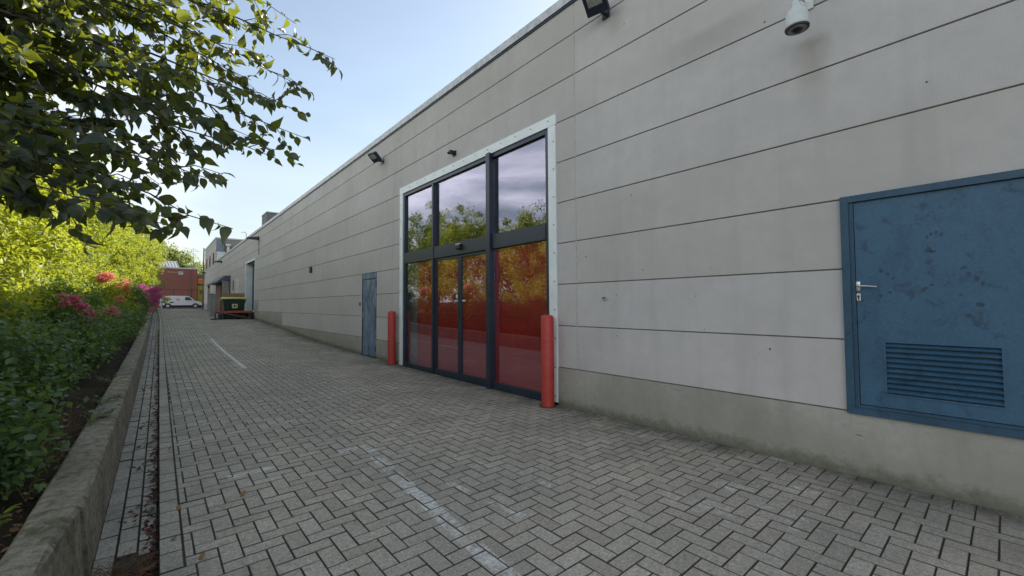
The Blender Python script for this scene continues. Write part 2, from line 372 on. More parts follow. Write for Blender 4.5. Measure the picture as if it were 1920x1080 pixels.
def strip_mesh(name, m, x0f, x1f, ys, dz, kind='structure', nx=1):
    b = MB(); n = nx+1
    vs = []
    for y in ys:
        for i in range(n):
            x = x0f(y)+(x1f(y)-x0f(y))*i/nx; vs.append((x, y, gz(y)+dz))
    fs = [(j*n+i, j*n+i+1, (j+1)*n+i+1, (j+1)*n+i) for j in range(len(ys)-1) for i in range(nx)]
    return tag(b.add(vs, fs, True).build(name, m), kind=kind)
ysf = [-60, -20, -8]+[y*.75 for y in range(-8, 115)]+[90, 100, 120, 160, 250, 500, 1500]
strip_mesh('ground', M['groundfar'], lambda y: -900, lambda y: 900, ysf, -.22)
strip_mesh('lane_bed', M['bed'], lambda y: edge(y)+.004, lambda y: D+.02, [y*.75 for y in range(-8, 104)], -.0065)
strip_mesh('gutter_bed', M['bed'], lambda y: rw(y)-.05, lambda y: edge(y)+.004, [y*.5 for y in range(-8, 150)], -.080)
strip_mesh('road', M['asphalt'], lambda y: -60, lambda y: 60, [77.25, 80, 84, 88, 92, 96], .02)
strip_mesh('forecourt', M['asphalt'], lambda y: -.1, lambda y: 30, [74, 77.25], .01)

# lane of real blocks, 22 x 11 cm, laid in 90 degree herringbone
def with_attr(o, vals, dom='FACE'):
    a = o.data.attributes.new('v', 'FLOAT', dom); a.data.foreach_set('value', np.asarray(vals, dtype=np.float32)); return o
def brick_verts(x0, x1, y0, y1, zf, j=.0025, bev=.0032, h=.02, dz=0., tx=0., ty=0.):
    cx, cy = (x0+x1)/2, (y0+y1)/2
    def z(x, y): return zf(y)+dz+(x-cx)*tx+(y-cy)*ty
    vs = []
    for (a, off) in ((j, -h), (j, -bev), (j+bev, 0.)):
        for x, y in ((x0+a, y0+a), (x1-a, y0+a), (x1-a, y1-a), (x0+a, y1-a)): vs.append((x, y, z(x, y)+off))
    fs = [(8, 9, 10, 11)]
    for k in range(4):
        k2 = (k+1) % 4; fs += [(4+k, 4+k2, 8+k2, 8+k), (k, k2, 4+k2, 4+k)]
    return vs, fs
def lane():
    C = .11; X0 = .537-C*6; Y0 = 3.482-C*60       # cell (6,60): a crosswise block starts here
    V = []; F = []; A = []
    gcache = {}
    def zf(y):
        k = round(y, 2)
        if k not in gcache: gcache[k] = gz(k)
        return gcache[k]
    rr = random.Random(3)
    def put(x0, x1, y0, y1):
        lo = edge((y0+y1)/2)+.115 if y0 > 3.0 else edge(3)-.0
        x0 = max(x0, lo); x1 = min(x1, D-.004)
        if x1-x0 < .025 or y1 > 76: return
        vs, fs = brick_verts(x0, x1, y0, y1, zf, dz=rr.gauss(0, .0011), tx=rr.gauss(0, .006), ty=rr.gauss(0, .006), j=.0016+rr.random()*.0016)
        b = len(V); V.extend(vs); F.extend([tuple(q+b for q in f) for f in fs]); A.extend([min(1, max(0, rr.gauss(.5, .26)))]+[-1.]*(len(fs)-1))
    for jy in range(-10, 730):
        for i in range(-8, 46):
            k = (i-6-(jy-60)) % 4; x = X0+i*C; y = Y0+jy*C
            if k == 0: put(x, x+2*C, y, y+C)
            elif k == 3: put(x, x+C, y, y+2*C)
    # edging course laid lengthwise
    y = 3.05
    while y < 76:
        e = edge(y); vs, fs = brick_verts(e, e+.112, y, y+.22, zf, dz=rr.gauss(0, .001), ty=rr.gauss(0, .004), h=.085)
        b = len(V); V.extend(vs); F.extend([tuple(q+b for q in f) for f in fs]); A.extend([min(1, max(0, rr.gauss(.55, .2)))]+[-1.]*(len(fs)-1)); y += .221
    me = bpy.data.meshes.new('lane_paving'); me.from_pydata(V, [], F); me.materials.append(M['paver']); me.update()
    o = bpy.data.objects.new('lane_paving', me); col.objects.link(o); with_attr(o, A); tag(o, kind='structure')
    # gutter channel: a pale edging and two courses of blocks, sunk below the lane
    V.clear(); F.clear(); A.clear()
    g = lambda y: zf(y)-.062
    for kx, (w0, w1, ln, miss) in enumerate([(0., .098, .30, 2.75), (.10, .198, .21, 3.42), (.20, .292, .105, 3.42)]):
        y = 1.2+kx*.04
        while y < 74:
            if y > miss or (kx == 0 and False):
                e = rw(y); vs, fs = brick_verts(e+w0, e+w1, y, y+ln, g, dz=rr.gauss(0, .002)-.004*(kx > 0), ty=rr.gauss(0, .01), tx=rr.gauss(0, .015), h=.03)
                b = len(V); V.extend(vs); F.extend([tuple(q+b for q in f) for f in fs]); A.extend([min(1, max(0, rr.gauss(.5, .25)))]+[-1.]*(len(fs)-1))
            y += ln+.001
    me = bpy.data.meshes.new('gutter'); me.from_pydata(V, [], F); me.materials.append(M['paver']); me.update()
    o = bpy.data.objects.new('gutter', me); col.objects.link(o); with_attr(o, A); tag(o, kind='structure')
lane()

# raised planting bed behind the retaining wall
def bed():
    b = MB(); ys = [y*.4 for y in range(0, 190)]; xs = [-.46, -.55, -.8, -1.2, -2, -3.2, -5, -9, -30]; vs = []; r = random.Random(5)
    for y in ys:
        for x in xs:
            vs.append((x+edge(y)-.03, y, gz(y)+.20+min(.55, max(0, -x-.55)*.22)+r.uniform(-.03, .03)*(x > -6)))
    n = len(xs); fs = [(j*n+i+1, j*n+i, (j+1)*n+i, (j+1)*n+i+1) for j in range(len(ys)-1) for i in range(n-1)]
    tag(b.add(vs, fs, True).build('planting_bed', M['soil']), kind='structure')
bed()

# retaining wall
def noise3(x, y, z):
    return (math.sin(x*37+y*23.1)+math.sin(y*51.7+z*41)+math.sin(y*13.3+x*71)+math.sin(y*97+z*63+x*11))/4
def retaining():
    def section(y0, y1, off0, off1, name=None):
        b = MB(); n = max(2, int((y1-y0)/(.05 if y0 < 12 else .3))); prof = None; vs = []; m = 12
        for j in range(n+1):
            y = y0+(y1-y0)*j/n; g = gz(y); e = rw(y); t = j/n; of = off0+(off1-off0)*t
            P = [(e+of+.0, g-.2), (e+of, g-.06), (e+of-.012, g+.12), (e+of-.022, g+.25), (e+of-.03, g+.345), (e+of-.048, g+.366), (e-.10, g+.370), (e-.16, g+.372), (e-.225, g+.366), (e-.243, g+.345), (e-.245, g+.2), (e-.245, g-.2)]
            for k, (x, z) in enumerate(P):
                a = noise3(x, y, z)*(.007 if 4 <= k <= 8 else .004)
                if k in (4, 5): a -= max(0, noise3(x*3, y*2.3+7, z)-.35)*.035
                vs.append((x+a, y, z+a*.8))
        fs = [(j*m+k, j*m+k+1, (j+1)*m+k+1, (j+1)*m+k) for j in range(n) for k in range(m-1)]
        fs += [tuple(range(m-1, -1, -1)), tuple(n*m+k for k in range(m))]
        b.add(vs, fs, False); return b
    b = section(1.0, 3.36, -.20, -.012); c = section(3.385, 30, 0, 0); d = section(30.02, 74, 0, 0)
    b.add(c.v, c.f); b.add(d.v, d.f)
    o = b.build('retaining_wall', M['retwall'])
    tag(o, 'low mossy concrete retaining wall between planting bed and paved lane', 'retaining wall')
retaining()

# ------------------------------------------------------------------ warehouse
B = empty('warehouse', (D, 0, -1.45), 'long pale grey warehouse of horizontal precast concrete panels along the lane', 'warehouse')
ROW0 = 3.909; RH = .6035
def zrow(j): return ROW0-RH*j        # joint heights
VJ = [3.901+6*k for k in range(-2, 8)]
Y0W, Y1W = VJ[0], 51.6
OPEN = [(4.27, 9.50, -3, 2.83), (-.26, .90, -.932, .905), (10.92, 11.97, -3, .892), (29.3, 32.5, -3, 2.76), (52.6, 54.4, -3, .35)]
def subtract(rects, o):
    out = []
    for (a, b, c, d) in rects:
        oa, ob, oc, od = o
        if ob <= a or oa >= b or od <= c or oc >= d: out.append((a, b, c, d)); continue
        if oa > a: out.append((a, oa, c, d))
        if ob < b: out.append((ob, b, c, d))
        m0, m1 = max(a, oa), min(b, ob)
        if oc > c: out.append((m0, m1, c, oc))
        if od < d: out.append((m0, m1, od, d))
    return out
def plinth_top(y):
    if y < 21.9: return -.92
    if y < 27.9: return zrow(7)
    if y < 33.9: return zrow(6)
    return zrow(7)+.35
def panels(parent, ys, zlev, opens, xf, th=.14):
    V = []; F = []; A = []; r = random.Random(11); jt = .006
    for a, b in zip(ys[:-1], ys[1:]):
        bt = plinth_top((a+b)/2)
        for zt, zb in zip(zlev[:-1], zlev[1:]):
            if zt <= bt+.05: continue
            zb2 = max(zb, bt)
            tone = min(1, max(0, r.gauss(.30, .38)+(.35 if zt < .2 else 0)))
            rects = [(a+jt*.8, b-jt*.8, zb2+jt, zt-jt)]
            for o in opens: rects = subtract(rects, o)
            for (p, q, s, u) in rects:
                R0 = (a+jt*.8, b-jt*.8, zb2+jt, zt-jt); cp_, cq, cs, cu = [.003 if abs(v1-v2) < 1e-6 else 0. for v1, v2 in zip((p, q, s, u), R0)]
                k = len(V)
                V += [(xf, p+cp_, s+cs), (xf, q-cq, s+cs), (xf, q-cq, u-cu), (xf, p+cp_, u-cu), (xf+.004, p, s), (xf+.004, q, s), (xf+.004, q, u), (xf+.004, p, u), (xf+th, p, s), (xf+th, q, s), (xf+th, q, u), (xf+th, p, u)]
                fs = [(3, 2, 1, 0)]+[(i, (i+1) % 4, (i+1) % 4+4, i+4) for i in range(4)]+[(i+4, (i+1) % 4+4, (i+1) % 4+8, i+8) for i in range(4)]
                F += [tuple(x+k for x in f) for f in fs]; A += [tone]*len(fs)
    inv = wmat(parent).inverted(); V = [tuple(inv @ Vector(v)) for v in V]
    me = bpy.data.meshes.new('wall_panels'); me.from_pydata(V, [], F); me.materials.append(M['panel']); me.update()
    o = bpy.data.objects.new('wall_panels', me); col.objects.link(o); o.parent = parent; with_attr(o, A); return o
panels(B, VJ[:-1]+[Y1W], [4.40]+[zrow(j) for j in range(0, 9)], OPEN, D)
# joint backing
bk = MB()
rects = [(Y0W, Y1W, -1.6, 4.38)]
for o in OPEN: rects = subtract(rects, o)
for (a, b, c, d) in rects: bk.box(D+.016, D+.10, a, b, c, d)
bk.build('joint_filler', M['joint'], B)
# white sealant bead on the first vertical joint
r_ = random.Random(2)
for yj, w in ((3.901, .006), (9.901, .003), (15.901, .003)):
    z = plinth_top(yj-.1)+.02; pts = []
    while z < 4.36: pts.append((D+.004+r_.uniform(-.002, .002), yj+r_.uniform(-.004, .004), z)); z += .09
    MB().tube(pts, [w+r_.random()*.003 for _ in pts], 6).build('joint_sealant', M['sealant'], B)
# plinth, stepping up with the ground
def plinth(lo, hi):
    V = []; F = []; A = []
    segs = []
    ys = sorted(set([Y0W]+[y*.5 for y in range(-15, 104)]+[21.9, 27.9, 33.9, Y1W]))
    ys = sorted(set([lo, hi]+[y for y in ys if lo <= y <= hi]))
    for a, b in zip(ys[:-1], ys[1:]): segs.append((a, b))
    for a, b in segs:
        t = plinth_top((a+b)/2)-.004
        bottoms = (gz(a)-.15, gz(b)-.15)
        cuts = [(a, b)]
        for o in OPEN:
            if o[3] < t or o[2] > -1.5:
                continue
            nc = []
            for (p, q) in cuts:
                if o[1] <= p or o[0] >= q: nc.append((p, q)); continue
                if o[0] > p: nc.append((p, o[0]))
                if o[1] < q: nc.append((o[1], q))
            cuts = nc
        for (p, q) in cuts:
            nz = 6
            for i in range(nz+1):
                for y in (p, q):
                    z0 = gz(y)-.15; tt = t
                    z = z0+(tt-z0)*i/nz
                    # leave the lowest edge of the blue door free
                    V.append((D-.006, y, z)); A.append(z-gz(y))
            k = len(V)-2*(nz+1)
            for i in range(nz): F.append((k+2*i, k+2*i+2, k+2*i+3, k+2*i+1))
            # top ledge + ends
            k2 = len(V); V += [(D+.12, p, t), (D+.12, q, t), (D+.12, p, gz(p)-.15), (D+.12, q, gz(q)-.15)]; A += [.5]*4
            F += [(k+2*nz, k2, k2+1, k+2*nz+1), (k, k2+2, k2, k+2*nz), (k+1, k+2*nz+1, k2+1, k2+3)]
    inv = wmat(B).inverted(); V = [tuple(inv @ Vector(v)) for v in V]
    me = bpy.data.meshes.new('plinth'); me.from_pydata(V, [], F); me.materials.append(M['plinth']); me.update()
    o = bpy.data.objects.new('plinth', me); col.objects.link(o); o.parent = B; with_attr(o, A, 'POINT')
for lo, hi in ((Y0W, 4.27), (9.5, 10.92), (11.97, 29.3), (32.5, Y1W)): plinth(lo, hi)
# coping, roof and hidden sides
cp = MB()
for y0, y1 in [(Y0W+i*3.0, min(Y0W+(i+1)*3.0, Y1W)) for i in range(20) if Y0W+i*3 < Y1W]:
    h0 = 4.49; cp.box(D-.035, D+.34, y0+.002, y1-.002, 4.385, h0+.03)
cp.build('roof_coping', M['coping'], B)
cb = MB(); cb.box(D-.02, D-.002, Y0W, Y1W, 4.352, 4.383); cb.build('drip_edge', M['bluedark'], B)
box('roof', M['roof'], B, D+.35, 34, Y0W, Y1W, 4.1, 4.32)
sh = MB().box(D+.15, 34, Y0W-.2, Y0W, -1.6, 4.3).box(D+.15, 34, Y1W, Y1W+.2, -1.6, 4.3).box(34, 34.2, Y0W, Y1W, -1.6, 4.3)
sh.build('rear_wall', M['panel'], B)
box('floor_slab', M['inner'], B, D+.3, 33.9, Y0W, Y1W, -1.62, -1.5)
# inner partition behind the entrance and dark lining
MB().box(9.6, 9.7, 3.6, 10.6, -1.5, 4.1).box(D+.2, 9.6, 10.6, 10.7, -1.5, 4.1).box(D+.2, 9.6, 3.5, 3.6, -1.5, 4.1).build('inner_partition', M['inner'], B)

# --- glazed entrance
E_ = box('entrance_trim', M['trim'], B, 0, 0, 0, 0, 0, 0)
E_.data.clear_geometry()
tm = MB()
g0 = gz(7)
tm.box(D-.022, D+.06, 4.27, 4.425, g0+.03, 2.685, bev=.003).box(D-.022, D+.06, 9.345, 9.50, g0+.03, 2.685, bev=.003).box(D-.0235, D+.06, 4.262, 9.508, 2.687, 2.842, bev=.003)
inv = wmat(B).inverted(); E_.data.from_pydata([tuple(inv @ Vector(v)) for v in tm.v], [], tm.f); E_.data.update()
def screw(c): MB().lathe(c, [(.009, -.004), (.009, .003)], 8, Matrix.Rotation(R(90), 3, 'Y')).build('screw', M['black'], E_)
for z in [g0+.12+i*.42 for i in range(10)]:
    for y in (4.31, 9.46): screw((D-.024, y, z))
for i in range(14): screw((D-.026, 4.42+i*.38, 2.78))
fr = MB(); F0, F1 = D+.0, D+.09
fr.box(F0, F1, 4.43, 4.50, g0+.0, 2.68).box(F0, F1, 9.27, 9.34, g0, 2.68).box(F0, F1, 4.502, 9.268, 2.615, 2.68)
fr.box(F0-.012, F1, 4.502, 5.838, .985, 1.235).box(F0-.02, F1, 5.962, 7.868, .985, 1.235).box(F0-.012, F1, 7.932, 9.268, .985, 1.235)
fr.box(F0-.06, F1+.02, 5.845, 5.955, g0-.01, 2.70, bev=.004)
fr.box(F0-.03, F1+.01, 7.87, 7.93, g0-.01, 2.614)
fr.box(F0+.0, F1, 4.502, 5.838, g0-.01, g0+.11).box(F0+.0, F1, 7.932, 9.268, g0-.01, g0+.11)
fr.box(F0+.02, F1-.02, 5.962, 7.868, g0-.02, g0+.015)
fr.build('window_frame', M['anth'], B)
def pane(y0, y1, z0, z1, x=D+.045, parent=B):
    return MB().box(x, x+.008, y0, y1, z0, z1).build('window_pane', M['glass'], parent)
for a, b in ((4.49, 5.845), (5.955, 7.875), (7.925, 9.28)): pane(a, b, 1.23, 2.62)
pane(4.49, 5.845, g0+.10, .99); pane(7.925, 9.28, g0+.10, .99)
for a, b in ((5.965, 6.91), (6.918, 7.865)):
    lf = MB(); w = .055; X0_, X1_ = D+.012, D+.055
    lf.box(X0_, X1_, a, a+w, g0+.02, .975).box(X0_, X1_, b-w, b, g0+.02, .975).box(X0_, X1_, a+w+.001, b-w-.001, g0+.02, g0+.13).box(X0_, X1_, a+w+.001, b-w-.001, .93, .975)
    d = lf.build('sliding_door', M['anth'], B); pane(a+w-.01, b-w+.01, g0+.12, .94, D+.03, d)
    ys = (a+w+.02, a+w+.13) if a > 6.5 else (b-w-.13, b-w-.02)
    MB().box(D+.026, D+.0295, ys[0], ys[1], .062, .092).build('door_sticker', M['white'], d)
MB().box(D+.026, D+.0295, 6.995, 7.055, .13, .20).build('door_sticker', M['white'], B)
sn = MB(); sn.box(D-.085, D-.021, 6.78, 6.92, 1.075, 1.165, bev=.02); sno = sn.build('door_sensor', M['black'], B)
MB().box(D-.07, D-.022, 6.765, 6.935, 1.166, 1.185, bev=.004).build('sensor_cover', M['steel'], sno)
# red boards behind the lower panes
rb = MB(); zz0 = [g0+.05, -.86, -.22, .40, 1.09]
for z0, z1 in zip(zz0[:-1], zz0[1:]): rb.box(D+.062, D+.075, 4.505, 8.74, z0+.003, z1-.003)
rb.build('red_board', M['redboard'], B)
box('board_backing', M['black'], B, D+.092, D+.11, 4.40, 8.77, g0, 1.11)
box('grey_blind', M['greyinner'], B, D+.19, D+.21, 8.79, 9.5, g0, 1.0)
box('window_ledge', M['anth'], B, D+.112, D+.24, 4.4, 9.4, 1.1, 1.14)

# --- blue steel door with louvre
dd = MB(); a, b, z0, z1 = -.26, .90, -.932, .905; X0_ = D-.03
fw_ = .055
dd.box(X0_, D+.08, b-fw_, b, z0, z1).box(X0_, D+.08, a, a+fw_, z0, z1).box(X0_, D+.08, a+fw_+.0005, b-fw_-.0005, z1-fw_, z1).box(X0_, D+.08, a+fw_+.0005, b-fw_-.0005, z0, z0+fw_)
# thin inner rebate
dd.box(D-.012, D+.08, b-fw_-.03, b-fw_-.0005, z0+fw_+.0005, z1-fw_-.0005).box(D-.012, D+.08, a+fw_+.031, b-fw_-.031, z0+fw_+.0005, z0+fw_+.025)
DF = dd.build('door_frame', bluedoor_mat('darker_blue_frame_paint', (.018, .055, .095), (.032, .085, .135), False), B)
LY0, LY1, LZ0, LZ1 = .028, .640, -.735, -.325
lf = MB(); lx = D-.004
for rct in subtract([(a+fw_+.002, b-fw_-.034, z0+fw_+.03, z1-fw_-.004)], (LY0, LY1, LZ0, LZ1)): lf.box(lx, D+.04, *rct)
DL = lf.build('door_leaf', M['blue'], B)
lv = MB(); n = 10
for i in range(n):
    zt = LZ1-(LZ1-LZ0)*i/n; h = (LZ1-LZ0)/n
    lv.add([(lx+.028, LY0, zt), (lx+.028, LY1, zt), (lx-.006, LY1, zt-h*.62), (lx-.006, LY0, zt-h*.62), (lx-.002, LY1, zt-h*.80), (lx-.002, LY0, zt-h*.80), (lx+.030, LY1, zt-h*.72), (lx+.030, LY0, zt-h*.72)],
           [(0, 1, 2, 3), (3, 2, 4, 5), (5, 4, 6, 7), (0, 3, 5, 7), (1, 6, 4, 2)])
lv.build('louvre_vent', M['blue'], DL)
lvf = MB(); t_ = .012
lvf.box(lx-.007, lx-.0005, LY0-t_, LY0, LZ0-t_, LZ1+t_).box(lx-.007, lx-.0005, LY1, LY1+t_, LZ0-t_, LZ1+t_).box(lx-.007, lx-.0005, LY0+.0005, LY1-.0005, LZ1, LZ1+t_).box(lx-.007, lx-.0005, LY0+.0005, LY1-.0005, LZ0-t_, LZ0)
lvf.build('louvre_frame', M['blue'], DL)
box('louvre_backing', M['black'], DL, lx+.031, lx+.035, LY0, LY1, LZ0, LZ1)
hn = MB(); hn.box(lx-.008, lx-.0005, .785, .812, .095, .175, bev=.002).tube([(lx-.008, .798, .137), (lx-.048, .798, .137), (lx-.053, .792, .137)], .0085, 10)
hn.tube([(lx-.05, .797, .137), (lx-.052, .74, .135), (lx-.05, .672, .128)], [.0095, .008, .0055], 10); hn.build('handle', M['steel'], DL)
kp = MB(); kp.box(lx-.006, lx-.0005, .785, .812, .015, .075, bev=.002); kpo = kp.build('lock_plate', M['steel'], DL)
MB().lathe((lx-.008, .799, .052), [(.009, -.004), (.009, .003)], 12, Matrix.Rotation(R(90), 3, 'Y')).box(lx-.009, lx-.0062, .794, .803, .025, .045).build('lock_cylinder', M['black'], kpo)
# hand and smear marks on the leaf
hr = random.Random(4); smear = simple('grease_smear', (.020, .050, .085), .6, var=.4, scale=60)
def blob(y, z, ry, rz, rot=0):
    vs = [(lx-.0006, y, z)]; nn = 10
    for k in range(nn):
        t = 2*math.pi*k/nn; q = hr.uniform(.7, 1.15); u, w = ry*math.cos(t)*q, rz*math.sin(t)*q
        vs.append((lx-.0006, y+u*math.cos(rot)-w*math.sin(rot), z+u*math.sin(rot)+w*math.cos(rot)))
    MB().add(vs, [(0, 1+(k+1) % nn, 1+k) for k in range(nn)]).build('grimy_mark', smear, DL)
for (y, z) in ((.375, .50), (.352, .52), (.325, .525), (.298, .51)): blob(y, z, .010, .016, .2)
blob(.37, .40, .022, .026, .4); blob(.345, .385, .018, .012)
for (y, z, s_) in ((.19, .25, 1), (.17, .21, .8), (.13, .17, 1.2), (.10, .13, 1.), (.40, .10, 1.3), (.36, .13, .8), (.21, .05, .7), (.12, -.02, 1.3), (.65, .26, 1), (.61, .23, .9), (.58, .19, .8), (.66, .05, 1.), (.60, .08, .8), (.18, -.10, 1.2)): blob(y, z, .014*s_, .019*s_, hr.uniform(0, 3))

# --- small weathered door
g1 = gz(11.4); dd = MB(); X0_ = D+.005
dd.box(X0_, D+.06, 10.925, 10.96, g1+.01, .887).box(X0_, D+.06, 11.93, 11.965, g1+.01, .887).box(X0_-.004, D+.06, 10.9605, 11.9295, .725, .742)
dd.build('door_frame', M['bluedark'], B)
SD = MB().box(D+.016, D+.05, 10.962, 11.928, g1+.015, .724).build('door_leaf', M['oldblue'], B)
MB().box(D+.010, D+.05, 10.962, 11.928, .743, .886).build('door_header', M['oldblue'], B)
MB().box(D-.004, D+.0155, 11.85, 11.88, -.40, -.18, bev=.002).tube([(D-.0, 11.865, -.28), (D-.05, 11.865, -.28), (D-.052, 11.76, -.285)], .009, 8).build('handle', M['steel'], SD)
MB().box(D-.002, D+.0155, 10.968, 10.99, .50, .66).build('hinge', M['black'], SD)
MB().box(D-.002, D+.0155, 10.968, 10.99, -1.25, -1.1).build('hinge', M['black'], SD)

# --- loading door recess
lb, lt = gz(31)+.46, 2.76
jm = MB(); jm.box(D-.02, D+.42, 32.46, 32.62, lb, lt).box(D-.01, D+.42, 29.18, 29.298, lb, lt).box(D-.02, D+.42, 29.18, 32.62, lt+.001, lt+.13)
jm.build('dock_door_jamb', M['trim'], B)
box('dock_door', M['bluedark'], B, D+.36, D+.40, 29.3, 32.5, lb-.5, lt)
box('dock_sill', M['coping'], B, D-.08, D+.36, 29.3, 32.5, lb-.1, lb)
# narrow recess and slot window further on
box('narrow_door', M['coping'], B, D-.012, D+.01, 35.6, 37.0, gz(36)+.7, 2.05)
box('slot_window', M['black'], B, D-.014, D+.01, 38.2, 38.7, 1.2, 1.95)
# recess frame filling for the far service opening is in the taller block

# --- taller block at the far end
T = empty('office_block', (D, 51.6, gz(55)), 'taller flat roofed block with narrow windows at the far end of the warehouse', 'building')
tz = [6.86]+[6.27-.6035*j for j in range(0, 11)]
def plt(y): return .25
_pt = plinth_top
plinth_top = plt
panels(T, [51.62, 57.5, 63.8], tz, [(52.6, 54.4, -3, .35)]+[(y, y+.95, 4.45, 5.55) for y in (53.2, 56.9, 60.6)], D+.001)
plinth_top = _pt
tb = MB(); 
for rct in subtract([(51.7, 63.8, gz(57)-.3, 6.8)], (52.6, 54.4, -3, .35)): tb.box(D+.02, D+.1, *rct)
tb.build('joint_filler', M['joint'], T)
M['cladding'] = simple('brownish_cladding', (.25, .23, .215), .8, var=.12, scale=.7)
MB().box(D+.14, 16, 51.62, 51.75, 4.0, 6.80).build('end_wall', M['cladding'], T)
MB().box(D+.14, 16, 63.6, 63.8, -.6, 6.8).box(15.8, 16, 51.8, 63.6, -.6, 6.8).build('rear_wall', M['panel'], T)
box('roof_coping', M['coping'], T, D-.04, 16.05, 51.58, 63.85, 6.83, 6.97)
MB().box(D-.02, D+.015, 51.62, 52.58, gz(52)-.2, .24).box(D-.02, D+.015, 54.42, 63.8, gz(58)-.2, .24).build('plinth', M['plinth_b'] if 'plinth_b' in M else simple('far_plinth', (.26, .26, .24), .9), T)
box('service_door', M['bluedark'], T, D+.05, D+.09, 52.6, 54.4, gz(53.5)-.1, .35)
M['winframe'] = simple('red_brown_window_frame', (.16, .045, .035), .5)
M['darkglass'] = simple('dark_window_glass', (.03, .035, .045), .12)
for y in (53.2, 56.9, 60.6):
    w = MB().box(D-.03, D+.04, y, y+.08, 4.45, 5.55).box(D-.03, D+.04, y+.87, y+.95, 4.45, 5.55).box(D-.03, D+.04, y+.081, y+.869, 5.47, 5.55).box(D-.05, D+.04, y-.02, y+.97, 4.37, 4.449).build('window', M['winframe'], T)
    box('pane', M['darkglass'], w, D+.02, D+.03, y+.08, y+.87, 4.45, 5.47)
dp = MB().tube([(D-.12, 63.9, gz(64)), (D-.12, 63.9, 7.15)], .07, 10).tube([(D-.12, 63.9, 6.2), (D+.1, 63.85, 6.2)], .03, 6); dp.build('drainpipe', simple('dark_pipe', (.06, .05, .05), .5), T)
dct = MB().box(5.42, 5.62, 51.2, 51.6, 4.1, 6.35, bev=.02).box(5.30, 5.74, 51.1, 51.6, 6.1, 6.3, bev=.02).box(5.36, 5.68, 51.15, 51.6, 5.0, 5.1)
dct.build('roof_duct', simple('silver_duct', (.5, .53, .55), .35, .5), T)
box('glazed_panel', simple('blue_grey_panel', (.16, .20, .25), .35), T, 4.56, 5.18, 51.52, 51.6, 5.35, 6.83)
box('condenser_unit', simple('pale_unit', (.5, .54, .55), .5), T, 4.56, 5.25, 51.0, 51.5, 4.45, 5.45, bev=.03)

# rooftop box of ribbed sheet
RB = empty('rooftop_unit', (7.0, 40, 4.32), 'grey ribbed sheet metal housing standing on the warehouse roof', 'roof unit')
rbm = MB(); rbm.box(6.45, 8.6, 37.0, 39.0, 4.32, 7.25)
for i in range(14): rbm.box(6.47+i*.155, 6.47+i*.155+.07, 36.97, 36.999, 4.35, 7.2)
for i in range(13): rbm.box(6.42, 6.449, 37.03+i*.15, 37.1+i*.15, 4.35, 7.2)
rbm.build('housing', simple('ribbed_sheet', (.16, .165, .17), .5, .3), RB)
box('cap', M['coping'], RB, 6.40, 8.66, 36.9, 39.06, 7.26, 7.33)
MB().tube([(D+.2, 34.1, 4.5), (D+.2, 34.1, 5.0), (D+.1, 34.1, 5.12), (D-.1, 34.1, 5.08)], .025, 8).build('roof_vent_pipe', simple('pipe_grey', (.25, .25, .25), .5), None)
tag(bpy.data.objects['roof_vent_pipe'], 'thin bent grey pipe rising above the roof edge near the taller block', 'pipe')

# ------------------------------------------------------------------ things on the wall
def floodlight(y, z, s, yaw, tilt, label):
    o = empty('floodlight', (D, y, z), label, 'floodlight', 'floodlights on the warehouse wall')
    Rm = Matrix.Translation((D-.20*s, y, z+.0)) @ Matrix.Rotation(yaw, 4, 'Z') @ Matrix.Rotation(tilt, 4, 'Y')
    h = MB().box(-.025*s, .03*s, -.135*s, .135*s, -.115*s, .115*s, bev=.008*s)
    for i in range(7): h.box(.03*s, .05*s, -.11*s+i*.036*s, -.10*s+i*.036*s, -.09*s, .09*s)
    h.xform(Rm); h.build('housing', M['navy'], o)
    g = MB().box(-.03*s, -.0255*s, -.085*s, .085*s, -.02*s, .09*s).xform(Rm); g.build('lamp_glass', M['diffuser'], o)
    k = MB().tube([(D-.002, y, z-.05*s), (D-.08*s, y, z-.06*s), (D-.14*s, y, z-.03*s)], .018*s, 8).box(D-.02, D-.001, y-.05*s, y+.05*s, z-.1*s, z+.0*s, bev=.004)
    for sg in (-1, 1): k.tube([Vector((D-.08*s, y+.0*s, z-.06*s)), Rm @ Vector((.03*s, sg*.10*s, -.06*s))], .012*s, 6)
    k.build('bracket', M['navy'], o); return o
floodlight(3.33, 3.92, 1.12, R(14), R(-50), 'dark square floodlight high on the wall right of the glass entrance')
floodlight(10.55, 3.86, 1.15, R(14), R(-50), 'dark floodlight below the roof edge left of the glass entrance')
def walllamp(y, z, label, s=1.):
    o = empty('wall_lamp', (D, y, z), label, 'wall lamp', 'flat wall lamps towards the far end')
    m = MB(); m.add([(D-.05, y-.2*s, z), (D-.05, y+.2*s, z), (D-.62*s, y+.17*s, z+.02), (D-.62*s, y-.17*s, z+.02), (D-.05, y-.2*s, z+.16*s), (D-.05, y+.2*s, z+.16*s), (D-.58*s, y+.15*s, z+.08*s), (D-.58*s, y-.15*s, z+.08*s)],
          [(0, 1, 2, 3), (7, 6, 5, 4), (0, 3, 7, 4), (1, 5, 6, 2), (3, 2, 6, 7), (0, 4, 5, 1)]); m.build('head', M['navy'], o)
    MB().box(D-.049, D-.001, y-.1, y+.1, z-.02, z+.2).build('bracket', M['navy'], o); return o
walllamp(28.2, 3.86, 'flat dark wall lamp on the warehouse above and right of the loading door'); walllamp(46.2, 3.95, 'flat dark wall lamp high on the warehouse beyond the loading door'); walllamp(63.0, 3.95, 'flat dark wall lamp at the far corner beside the drainpipe')
MB().tube([(D-.012, 28.0, 3.82), (D-.012, 28.0, 2.95)], .014, 6).build('cable_conduit', M['black']); tag(bpy.data.objects['cable_conduit'], 'short dark cable running down the wall below the flat lamp', 'cable')
